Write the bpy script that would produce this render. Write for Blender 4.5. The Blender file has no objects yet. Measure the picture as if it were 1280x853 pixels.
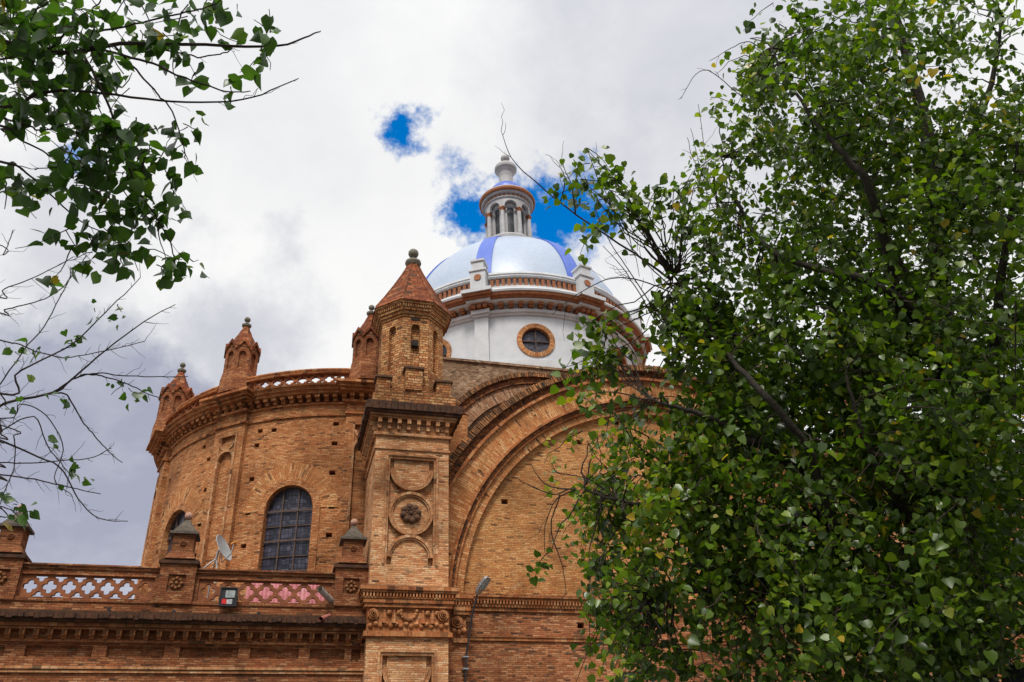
import bpy, math, random
import numpy as np
from mathutils import Vector, Matrix

random.seed(7); rng = np.random.default_rng(11)
R_ = math.radians
scn = bpy.context.scene
COL = scn.collection

# ------------------------------------------------------------------ camera, sky, sun, exposure
F, PITCH, ROLL, YAW = 1050.0, 31.0, 2.5, 16.0        # focal length in pixels of a 1280 px wide frame
_p, _r, _y = R_(PITCH), R_(ROLL), R_(YAW)
FW = np.array([math.sin(_y)*math.cos(_p), math.cos(_y)*math.cos(_p), math.sin(_p)])
_rt = np.array([math.cos(_y), -math.sin(_y), 0.0]); _up = np.cross(_rt, FW)
RT = _rt*math.cos(_r) - _up*math.sin(_r); UP = _up*math.cos(_r) + _rt*math.sin(_r)
EYE = np.array([0.0, 0.0, 1.6])
cam = bpy.data.cameras.new('camera'); cam_o = bpy.data.objects.new('camera', cam); COL.objects.link(cam_o)
cam.sensor_width = 36.0; cam.lens = F/1280.0*36.0; cam.clip_start = 0.05; cam.clip_end = 3000
M = Matrix(((RT[0], UP[0], -FW[0], EYE[0]), (RT[1], UP[1], -FW[1], EYE[1]), (RT[2], UP[2], -FW[2], EYE[2]), (0, 0, 0, 1)))
cam_o.matrix_world = M
scn.camera = cam_o

def ray(x, y):
    d = FW*F + RT*(x-640.0) - UP*(y-426.5)
    return d/np.linalg.norm(d)
def at(x, y, dist): return EYE + ray(x, y)*dist              # a point seen at pixel x, y, so many metres away

SUN_EL, SUN_AZ = 56.0, 200.0       # azimuth clockwise from +Y (the church's side): behind the camera, to the right
sd = Vector((math.sin(R_(SUN_AZ))*math.cos(R_(SUN_EL)), math.cos(R_(SUN_AZ))*math.cos(R_(SUN_EL)), math.sin(R_(SUN_EL))))
sun = bpy.data.lights.new('sun', 'SUN'); sun.energy = 2.3; sun.angle = R_(12); sun.color = (1, .95, .87)
sun_o = bpy.data.objects.new('sun', sun); COL.objects.link(sun_o)
sun_o.rotation_euler = (-sd).to_track_quat('-Z', 'Y').to_euler()
vs = scn.view_settings
vs.view_transform = 'Standard'; vs.look = 'None'; vs.gamma = 1; vs.use_curve_mapping = False; vs.exposure = 0.34

# small node helper
class NT:
    def __init__(s, tree): s.t = tree; s.n = tree.nodes; s.l = tree.links
    def new(s, typ, **kw):
        n = s.n.new(typ)
        for k, v in kw.items(): setattr(n, k, v)
        return n
    def put(s, sock, v):
        if isinstance(v, bpy.types.NodeSocket): s.l.new(v, sock)
        elif v is not None: sock.default_value = v
    def math(s, op, a, b=None, c=None, clamp=False):
        n = s.new('ShaderNodeMath', operation=op); n.use_clamp = clamp
        for i, v in enumerate((a, b, c)):
            if v is not None: s.put(n.inputs[i], v)
        return n.outputs[0]
    def vmath(s, op, a, b=None):
        n = s.new('ShaderNodeVectorMath', operation=op)
        s.put(n.inputs[0], a)
        if b is not None: s.put(n.inputs[1], b)
        return n.outputs['Value'] if op in ('DOT_PRODUCT', 'LENGTH', 'DISTANCE') else n.outputs[0]
    def mix(s, f, a, b, mode='MIX'):
        n = s.new('ShaderNodeMix', data_type='RGBA', blend_type=mode)
        s.put(n.inputs[0], f); s.put(n.inputs[6], a); s.put(n.inputs[7], b)
        return n.outputs[2]
    def noise(s, vec, scale, detail=4, rough=.55, dist=0):
        n = s.new('ShaderNodeTexNoise'); s.put(n.inputs['Vector'], vec)
        n.inputs['Scale'].default_value = scale; n.inputs['Detail'].default_value = detail
        n.inputs['Roughness'].default_value = rough; n.inputs['Distortion'].default_value = dist
        return n.outputs['Fac']
    def ramp(s, f, stops, interp='LINEAR'):
        n = s.new('ShaderNodeValToRGB'); n.color_ramp.interpolation = interp
        el = n.color_ramp.elements
        while len(el) < len(stops): el.new(.5)
        for e, (p, c) in zip(el, stops): e.position = p; e.color = (*c, 1) if len(c) == 3 else c
        s.put(n.inputs[0], f); return n.outputs[0]
    def smooth(s, v, a, b, lo=0.0, hi=1.0):
        n = s.new('ShaderNodeMapRange', interpolation_type='SMOOTHSTEP')
        s.put(n.inputs[0], v)
        for i, q in zip((1, 2, 3, 4), (a, b, lo, hi)): n.inputs[i].default_value = q
        return n.outputs[0]
    def scale(s, vec, xyz): return s.vmath('MULTIPLY', vec, xyz)

world = bpy.data.worlds.new('World'); scn.world = world; world.use_nodes = True
w = NT(world.node_tree); w.n.clear()
geo = w.new('ShaderNodeTexCoord').outputs['Generated']
dirv = w.vmath('NORMALIZE', geo)
sky = w.new('ShaderNodeTexSky', sky_type='NISHITA'); sky.sun_disc = False
sky.sun_elevation = R_(SUN_EL); sky.sun_rotation = R_(SUN_AZ); sky.altitude = 2500; sky.air_density = 1.0; sky.dust_density = .3
nz1 = w.noise(dirv, 9.0, 7, .62); nz2 = w.noise(dirv, 28.0, 6, .65)
ragged = w.math('ADD', w.math('MULTIPLY', w.math('SUBTRACT', nz1, .5), .10), w.math('MULTIPLY', w.math('SUBTRACT', nz2, .5), .11))
hole = None
for (hx, hy, rad) in ((505, 153, .028), (586, 264, .032), (705, 258, .052), (640, 265, .044), (745, 285, .034), (566, 212, .015), (513, 184, .010), (104, 192, .013), (-300, 100, .08), (1500, -100, .06)):
    d = ray(hx, hy)
    dist = w.vmath('DISTANCE', dirv, tuple(d))
    m = w.math('SUBTRACT', rad, w.math('ADD', dist, ragged))
    hole = m if hole is None else w.math('MAXIMUM', hole, m)
hole = w.smooth(hole, -.012, .024)
# cloud brightness: broad grey undersides against white; a brighter part of the deck where the sun stands behind it
big = w.noise(w.scale(dirv, (1, 1, 1.6)), 2.6, 5, .5, .2)
body = w.smooth(big, .36, .60)
grey = None
for (gx, gy, rad, soft, amt) in ((40, 640, .19, .10, 1.0), (300, 420, .07, .09, .6), (900, 30, .17, .22, .55), (330, 10, .12, .22, .25), (60, 330, .06, .12, .45)):
    dist = w.math('ADD', w.vmath('DISTANCE', dirv, tuple(ray(gx, gy))), w.math('MULTIPLY', w.math('SUBTRACT', w.noise(dirv, 5.0, 8, .62), .5), .46))
    m = w.smooth(dist, rad-soft*.5, rad+soft, amt, 0.0)
    grey = m if grey is None else w.math('MAXIMUM', grey, m)
grey = w.math('MAXIMUM', grey, w.math('MULTIPLY', w.smooth(big, .50, .38), .12))
puff = w.math('MULTIPLY', w.noise(w.scale(dirv, (1, 1, 1.8)), 7.0, 7, .6, .3), 1.6)
grey = w.math('MULTIPLY', grey, w.math('MULTIPLY_ADD', puff, .55, .52), clamp=True)
cloudcol = w.mix(grey, (7.6, 7.6, 7.55, 1), (3.1, 3.25, 4.1, 1))
glow = w.math('POWER', w.math('MAXIMUM', w.vmath('DOT_PRODUCT', dirv, tuple(sd)), 0.0), 3.0)
cloudcol = w.mix(1.0, cloudcol, w.math('ADD', w.math('MULTIPLY', glow, 1.2), 1.0), 'MULTIPLY')
hs = w.new('ShaderNodeHueSaturation'); hs.inputs['Saturation'].default_value = 1.55; hs.inputs['Value'].default_value = 2.2
w.l.new(sky.outputs[0], hs.inputs['Color'])
# unseen low cloud behind the viewer is darkened to cut the fill light
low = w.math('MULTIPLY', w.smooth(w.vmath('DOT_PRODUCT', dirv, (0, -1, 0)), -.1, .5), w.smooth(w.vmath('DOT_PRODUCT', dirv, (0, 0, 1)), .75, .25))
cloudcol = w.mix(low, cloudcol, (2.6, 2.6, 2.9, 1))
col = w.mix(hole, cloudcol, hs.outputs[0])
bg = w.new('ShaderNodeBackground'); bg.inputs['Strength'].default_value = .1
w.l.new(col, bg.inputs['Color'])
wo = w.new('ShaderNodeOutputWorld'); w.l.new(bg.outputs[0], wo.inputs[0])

# ------------------------------------------------------------------ materials
MAT = {}
def material(name):
    m = bpy.data.materials.new(name); m.use_nodes = True
    t = NT(m.node_tree); t.n.clear()
    o = t.new('ShaderNodeOutputMaterial'); b = t.new('ShaderNodeBsdfPrincipled'); t.l.new(b.outputs[0], o.inputs[0])
    MAT[name] = m; return m, t, b, o

def brick(name, ramp, mortar, bw=.25, bh=.068, joint=.012, dark=.08, darkcol=(.055, .030, .020), stain=.45, staincol=(.045, .026, .017), tint=.50, bump=.5, streak=.3):
    m, t, b, o = material(name)
    uv = t.new('ShaderNodeUVMap').outputs[0]
    pos = t.new('ShaderNodeTexCoord').outputs['Object']
    wob = t.noise(pos, 1.3, 2)
    sp = t.new('ShaderNodeSeparateXYZ'); t.l.new(uv, sp.inputs[0])
    u = t.math('ADD', sp.outputs[0], t.math('MULTIPLY', wob, .05)); v = t.math('ADD', sp.outputs[1], t.math('MULTIPLY', t.noise(pos, 3.5, 3), .035))
    rv = t.math('DIVIDE', v, bh); row = t.math('FLOOR', rv); fv = t.math('FRACT', rv)
    wn0 = t.new('ShaderNodeTexWhiteNoise', noise_dimensions='1D'); t.l.new(row, wn0.inputs['W'])
    cu = t.math('ADD', t.math('DIVIDE', u, bw), t.math('ADD', t.math('MULTIPLY', t.math('MODULO', row, 2.0), .5), t.math('MULTIPLY', wn0.outputs[0], .35)))
    colm = t.math('FLOOR', cu); fu = t.math('FRACT', cu)
    cv = t.new('ShaderNodeCombineXYZ'); t.l.new(colm, cv.inputs[0]); t.l.new(row, cv.inputs[1])
    wn = t.new('ShaderNodeTexWhiteNoise', noise_dimensions='2D'); t.l.new(cv.outputs[0], wn.inputs['Vector'])
    rnd = wn.outputs[0]
    sp2 = t.new('ShaderNodeSeparateColor'); t.l.new(wn.outputs[1], sp2.inputs[0])
    eu = t.math('MULTIPLY', t.math('MINIMUM', fu, t.math('SUBTRACT', 1.0, fu)), bw)
    ev = t.math('MULTIPLY', t.math('MINIMUM', fv, t.math('SUBTRACT', 1.0, fv)), bh)
    e = t.math('MINIMUM', eu, ev)
    isb = t.smooth(e, joint*.35, joint)
    c = t.ramp(rnd, ramp)
    patch = t.noise(t.scale(uv, (.55, 1.5, 1)), 1.1, 4, .6)
    thr = t.math('MULTIPLY', t.smooth(patch, .45, .72), dark*2.6)
    isd = t.math('MULTIPLY', t.math('LESS_THAN', sp2.outputs[1], t.math('ADD', thr, dark*.3)), t.math('MULTIPLY_ADD', sp2.outputs[2], .6, .35))
    c = t.mix(isd, c, (*darkcol, 1))
    # eroded joints: short dark dashes along a course
    dash = t.noise(t.scale(uv, (1.6, 7.0, 1)), 2.6, 3, .6)
    c = t.mix(t.smooth(dash, .60, .70, 0, .75), c, (*darkcol, 1))
    hue = t.noise(t.scale(uv, (1.0, 1.6, 1)), 3.2, 5, .7)
    c = t.mix(1.0, c, t.ramp(hue, [(.3, (1.06, .86, .80)), (.5, (1, 1, 1)), (.68, (.98, 1.06, 1.12))]), 'MULTIPLY')
    c = t.mix(isb, (*mortar, 1), c)
    big = t.noise(pos, .45, 5, .6)
    tf = t.ramp(big, [(.3, (1-tint, 1-tint*1.1, 1-tint*1.2)), (.55, (1, 1, 1)), (.75, (1+tint*.3, 1+tint*.28, 1+tint*.2))])
    c = t.mix(1.0, c, tf, 'MULTIPLY')
    st = t.noise(t.scale(pos, (1.4, 1.4, .16)), 1.6, 5, .65)
    c = t.mix(t.smooth(st, .52, .78, 0, streak), c, (*staincol, 1))
    st2 = t.noise(pos, 2.3, 6, .7)
    c = t.mix(t.smooth(st2, .56, .75, 0, stain), c, (*staincol, 1))
    soot = t.noise(t.scale(pos, (1, 1, .7)), .85, 7, .68, .6)
    c = t.mix(t.smooth(soot, .55, .72, 0, .42), c, (*staincol, 1))
    salt = t.noise(t.scale(pos, (1, 1, .8)), 1.15, 7, .7, .8)
    c = t.mix(t.smooth(salt, .60, .75, 0, .28), c, (.46, .36, .27, 1))
    c = t.mix(1.0, c, (1.02, .965, .86, 1), 'MULTIPLY')
    fine = t.noise(pos, 14.0, 3, .7)
    c = t.mix(1.0, c, t.ramp(fine, [(.25, (.68, .67, .66)), (.7, (1.26, 1.26, 1.26))]), 'MULTIPLY')
    t.put(b.inputs['Base Color'], c); b.inputs['Roughness'].default_value = .92
    b.inputs['Specular IOR Level'].default_value = .2
    hgt = t.math('ADD', t.math('MULTIPLY', isb, .7), t.math('ADD', t.math('MULTIPLY', sp2.outputs[2], .5), t.math('MULTIPLY', fine, .5)))
    bp = t.new('ShaderNodeBump'); bp.inputs['Strength'].default_value = bump; bp.inputs['Distance'].default_value = .03
    t.l.new(hgt, bp.inputs['Height']); t.l.new(bp.outputs[0], b.inputs['Normal'])
    return m

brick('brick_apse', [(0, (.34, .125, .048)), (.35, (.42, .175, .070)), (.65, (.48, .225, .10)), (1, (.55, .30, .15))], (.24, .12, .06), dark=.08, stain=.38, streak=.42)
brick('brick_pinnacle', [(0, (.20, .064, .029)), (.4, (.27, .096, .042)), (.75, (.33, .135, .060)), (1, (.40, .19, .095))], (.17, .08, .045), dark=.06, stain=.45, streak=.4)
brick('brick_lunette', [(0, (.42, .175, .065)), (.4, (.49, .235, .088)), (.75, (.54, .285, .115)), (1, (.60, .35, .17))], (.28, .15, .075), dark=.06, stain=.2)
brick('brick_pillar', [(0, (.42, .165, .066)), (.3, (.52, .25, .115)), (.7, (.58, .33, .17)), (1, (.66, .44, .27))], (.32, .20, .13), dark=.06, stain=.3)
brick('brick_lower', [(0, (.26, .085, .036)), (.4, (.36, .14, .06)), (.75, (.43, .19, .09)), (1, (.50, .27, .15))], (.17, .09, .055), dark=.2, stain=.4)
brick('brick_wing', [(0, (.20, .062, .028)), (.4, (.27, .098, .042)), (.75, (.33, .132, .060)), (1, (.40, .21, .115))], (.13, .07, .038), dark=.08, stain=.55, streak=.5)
brick('brick_grey', [(0, (.20, .12, .08)), (.4, (.28, .18, .12)), (.75, (.34, .24, .165)), (1, (.42, .33, .25))], (.21, .15, .105), dark=.10, stain=.3, bh=.09, bw=.2)
brick('brick_radial', [(0, (.40, .155, .058)), (.4, (.48, .215, .085)), (.75, (.54, .28, .125)), (1, (.61, .37, .20))], (.24, .12, .06), bw=.32, bh=.085, dark=.05, stain=.22)
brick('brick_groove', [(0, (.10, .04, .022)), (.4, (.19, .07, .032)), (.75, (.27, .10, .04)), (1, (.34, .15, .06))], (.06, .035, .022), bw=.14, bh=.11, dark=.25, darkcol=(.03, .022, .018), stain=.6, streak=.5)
brick('brick_coping', [(0, (.12, .065, .04)), (.4, (.22, .11, .055)), (.75, (.34, .16, .07)), (1, (.44, .22, .10))], (.08, .05, .035), bw=.4, bh=.12, dark=.2, darkcol=(.05, .04, .032), stain=.7, streak=.4)
brick('brick_rear', [(0, (.24, .12, .07)), (.4, (.34, .19, .115)), (.75, (.40, .25, .165)), (1, (.48, .34, .25))], (.20, .13, .085), bw=.28, bh=.085, dark=.12, stain=.3)
brick('brick_spire', [(0, (.15, .042, .020)), (.4, (.22, .065, .028)), (.75, (.29, .095, .040)), (1, (.36, .16, .08))], (.07, .035, .022), bw=.30, bh=.22, joint=.02, dark=.14, darkcol=(.05, .035, .028), stain=.55, streak=.4)
brick('brick_turret', [(0, (.36, .13, .05)), (.35, (.46, .21, .085)), (.7, (.54, .29, .13)), (1, (.62, .38, .20))], (.12, .07, .04), bh=.11, joint=.016, dark=.05, stain=.25, bump=.8)
brick('brick_ring', [(0, (.38, .15, .06)), (.5, (.50, .24, .11)), (1, (.58, .33, .18))], (.25, .13, .07), bw=.6, bh=.14, joint=.022, dark=.02, stain=.1)

def plain(name, c1, c2, sc=3.0, rough=.8, spots=None, bump=.3, stain=None, metal=0.0, streak=None):
    m, t, b, o = material(name)
    pos = t.new('ShaderNodeTexCoord').outputs['Object']
    n = t.noise(pos, sc, 6, .62)
    c = t.mix(t.smooth(n, .32, .68), (*c1, 1), (*c2, 1))
    if spots: c = t.mix(t.smooth(t.noise(pos, sc*3.1, 5, .7), .55, .72, 0, .8), c, (*spots, 1))
    if stain: c = t.mix(t.smooth(t.noise(t.scale(pos, (1.5, 1.5, .25)), 1.2, 5, .65), .5, .8, 0, .5), c, (*stain, 1))
    t.put(b.inputs['Base Color'], c); b.inputs['Roughness'].default_value = rough; b.inputs['Metallic'].default_value = metal
    b.inputs['Specular IOR Level'].default_value = .3
    if bump:
        bp = t.new('ShaderNodeBump'); bp.inputs['Strength'].default_value = bump; bp.inputs['Distance'].default_value = .03
        t.l.new(t.noise(pos, sc*5, 4, .7), bp.inputs['Height']); t.l.new(bp.outputs[0], b.inputs['Normal'])
    return m
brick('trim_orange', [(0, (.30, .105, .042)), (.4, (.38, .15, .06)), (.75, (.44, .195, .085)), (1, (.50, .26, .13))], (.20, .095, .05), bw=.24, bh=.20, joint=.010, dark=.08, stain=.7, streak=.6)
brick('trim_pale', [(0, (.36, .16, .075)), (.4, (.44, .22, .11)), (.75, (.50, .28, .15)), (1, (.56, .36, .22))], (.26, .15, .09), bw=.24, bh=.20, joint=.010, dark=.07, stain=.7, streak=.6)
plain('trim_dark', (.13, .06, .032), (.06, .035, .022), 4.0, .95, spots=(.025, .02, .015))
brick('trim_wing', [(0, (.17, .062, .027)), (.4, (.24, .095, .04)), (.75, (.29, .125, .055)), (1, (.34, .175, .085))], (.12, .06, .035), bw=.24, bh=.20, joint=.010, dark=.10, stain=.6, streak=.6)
plain('moss_tile', (.085, .036, .018), (.035, .019, .012), 5.0, .95, spots=(.17, .065, .03))
plain('terracotta', (.33, .10, .038), (.19, .058, .026), 3.0, .9, spots=(.06, .036, .028), stain=(.08, .05, .035))
plain('lattice_clay', (.28, .095, .036), (.17, .058, .025), 4.0, .85, spots=(.10, .06, .04))
plain('slate_cap', (.07, .058, .046), (.13, .105, .08), 6.0, .95, spots=(.03, .03, .024), bump=.7)
plain('grey_stone', (.14, .13, .10), (.22, .20, .16), 6.0, .9, spots=(.06, .07, .04))
plain('pink_ball', (.46, .26, .19), (.34, .19, .14), 6.0, .85, spots=(.16, .11, .08))
plain('white_paint', (.58, .59, .61), (.48, .49, .51), 1.2, .6, stain=(.36, .35, .345), bump=.12)
plain('white_wall', (.58, .595, .62), (.51, .525, .55), 1.0, .65, stain=(.38, .385, .40), bump=.15)
plain('white_paint_shaded', (.44, .43, .44), (.35, .345, .35), 1.5, .6, stain=(.22, .215, .21), bump=.12)  # white paint again, greyed in colour for the shade on the lantern
plain('brown_tile', (.36, .135, .055), (.22, .08, .036), 4.0, .7, spots=(.10, .05, .03))
plain('metal_grey', (.42, .43, .44), (.32, .33, .34), 3.0, .4, metal=.7, bump=0)
plain('dish_grey', (.36, .37, .38), (.28, .29, .30), 3.0, .5, bump=0)
plain('black_metal', (.018, .018, .02), (.03, .03, .032), 3.0, .45, bump=0)
plain('rust_bar', (.07, .05, .045), (.11, .065, .045), 6.0, .8, bump=0)
plain('red_label', (.6, .02, .02), (.5, .02, .02), 3, .5, bump=0)
plain('white_label', (.55, .55, .55), (.25, .25, .25), 14, .5, bump=0)
plain('orange_cap', (.65, .28, .06), (.5, .2, .05), 5, .5, bump=0)
plain('pipe_grey', (.42, .38, .34), (.28, .24, .20), 6, .7, spots=(.12, .08, .06), bump=.1)
plain('pipe_pink', (.45, .16, .13), (.30, .10, .08), 6, .6, bump=.1)
plain('pink_sheet', (.46, .15, .165), (.32, .10, .11), 3.5, .6, spots=(.16, .07, .065), stain=(.50, .34, .34), bump=.1)
plain('lamp_glass', (.36, .38, .37), (.22, .24, .24), 8, .2, bump=0)
plain('dark_void', (.02, .016, .014), (.03, .022, .018), 2, .95, bump=0)
plain('bark', (.055, .045, .035), (.03, .025, .02), 9, .95, spots=(.10, .09, .075), bump=.8)
plain('twig_bark', (.05, .035, .028), (.03, .022, .018), 9, .9, bump=.2)
plain('paving', (.13, .125, .11), (.09, .085, .08), .6, .9, spots=(.06, .06, .055))
plain('roof_felt', (.20, .15, .12), (.14, .11, .09), 1.0, .95)
plain('lamp_blue', (.02, .022, .03), (.035, .038, .05), 4, .4, bump=0)

def dome_mat(name, ca, cb, t_r=.40):
    m, t, b, o = material(name)
    uv = t.new('ShaderNodeUVMap').outputs[0]; pos = t.new('ShaderNodeTexCoord').outputs['Object']
    vo = t.new('ShaderNodeTexVoronoi', feature='F1'); t.l.new(uv, vo.inputs['Vector']); vo.inputs['Scale'].default_value = 1/.16
    c = t.mix(t.math('MULTIPLY', t.noise(pos, .9, 5, .6), 1.0), (*ca, 1), (*cb, 1))
    sc = t.new('ShaderNodeSeparateColor'); t.l.new(vo.outputs['Color'], sc.inputs[0])
    c = t.mix(1.0, c, t.ramp(sc.outputs[0], [(0, (.95, .95, .96)), (1, (1.04, 1.04, 1.03))]), 'MULTIPLY')
    sp = t.new('ShaderNodeSeparateXYZ'); t.l.new(uv, sp.inputs[0])
    seam = t.math('LESS_THAN', t.math('FRACT', t.math('DIVIDE', sp.outputs[1], .62)), .05)
    c = t.mix(t.math('MULTIPLY', seam, .22), c, (.25, .28, .36, 1))
    st = t.noise(t.scale(uv, (1.3, .12, 1)), 1.5, 4, .6)
    c = t.mix(t.smooth(st, .55, .8, 0, .3), c, (.42, .44, .50, 1))
    t.put(b.inputs['Base Color'], c); b.inputs['Roughness'].default_value = t_r; b.inputs['Specular IOR Level'].default_value = .45
    bp = t.new('ShaderNodeBump'); bp.inputs['Strength'].default_value = .12; bp.inputs['Distance'].default_value = .02
    t.l.new(sc.outputs[1], bp.inputs['Height']); t.l.new(bp.outputs[0], b.inputs['Normal'])
dome_mat('dome_tile', (.31, .385, .51), (.41, .47, .57))
dome_mat('rib_tile', (.040, .095, .44), (.06, .135, .56))

def glass_mat(name, c1, c2, cell):
    m, t, b, o = material(name)
    uv = t.new('ShaderNodeUVMap').outputs[0]
    sp = t.new('ShaderNodeSeparateXYZ'); t.l.new(uv, sp.inputs[0])
    fu = t.math('FLOOR', t.math('DIVIDE', sp.outputs[0], cell)); fv = t.math('FLOOR', t.math('DIVIDE', sp.outputs[1], cell*1.1))
    cv = t.new('ShaderNodeCombineXYZ'); t.l.new(fu, cv.inputs[0]); t.l.new(fv, cv.inputs[1])
    wn = t.new('ShaderNodeTexWhiteNoise', noise_dimensions='2D'); t.l.new(cv.outputs[0], wn.inputs['Vector'])
    c = t.mix(wn.outputs[0], (*c1, 1), (*c2, 1))
    lead = t.math('LESS_THAN', t.math('MINIMUM', t.math('FRACT', t.math('DIVIDE', sp.outputs[0], cell)), t.math('FRACT', t.math('DIVIDE', sp.outputs[1], cell*1.1))), .13)
    c = t.mix(1.0, c, t.ramp(t.noise(uv, 1.7, 4, .6), [(.3, (.45, .45, .45)), (.7, (1.7, 1.7, 1.75))]), 'MULTIPLY')
    c = t.mix(lead, c, (.012, .012, .014, 1))
    t.put(b.inputs['Base Color'], c); b.inputs['Roughness'].default_value = .3; b.inputs['Specular IOR Level'].default_value = .3
    bp = t.new('ShaderNodeBump'); bp.inputs['Strength'].default_value = .35; bp.inputs['Distance'].default_value = .02
    t.l.new(wn.outputs[0], bp.inputs['Height']); t.l.new(bp.outputs[0], b.inputs['Normal'])
glass_mat('leaded_glass', (.022, .022, .034), (.062, .06, .085), .16)
glass_mat('dark_glass', (.012, .016, .02), (.03, .036, .045), .3)

def leaf_mat(name, stops, trans=.38):
    m, t, b, o = material(name)
    at_ = t.new('ShaderNodeAttribute'); at_.attribute_name = 'tint'
    c = t.ramp(at_.outputs['Fac'], stops)
    t.put(b.inputs['Base Color'], c); b.inputs['Roughness'].default_value = .36; b.inputs['Specular IOR Level'].default_value = .55
    tr = t.new('ShaderNodeBsdfTranslucent')
    ct = t.mix(1.0, c, (1.5, 1.7, .5, 1), 'MULTIPLY'); t.l.new(ct, tr.inputs[0])
    mx = t.new('ShaderNodeMixShader'); mx.inputs[0].default_value = trans
    t.l.new(b.outputs[0], mx.inputs[1]); t.l.new(tr.outputs[0], mx.inputs[2]); t.l.new(mx.outputs[0], o.inputs[0])
leaf_mat('poplar_leaf', [(0, (.022, .045, .006)), (.3, (.052, .100, .008)), (.6, (.105, .175, .011)), (.85, (.20, .27, .016)), (.96, (.30, .30, .025)), (1, (.42, .29, .03))])
leaf_mat('poplar_leaf_near', [(0, (.020, .050, .010)), (.4, (.038, .092, .014)), (.75, (.070, .145, .018)), (.93, (.13, .19, .025)), (1, (.30, .21, .03))], .42)

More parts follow.
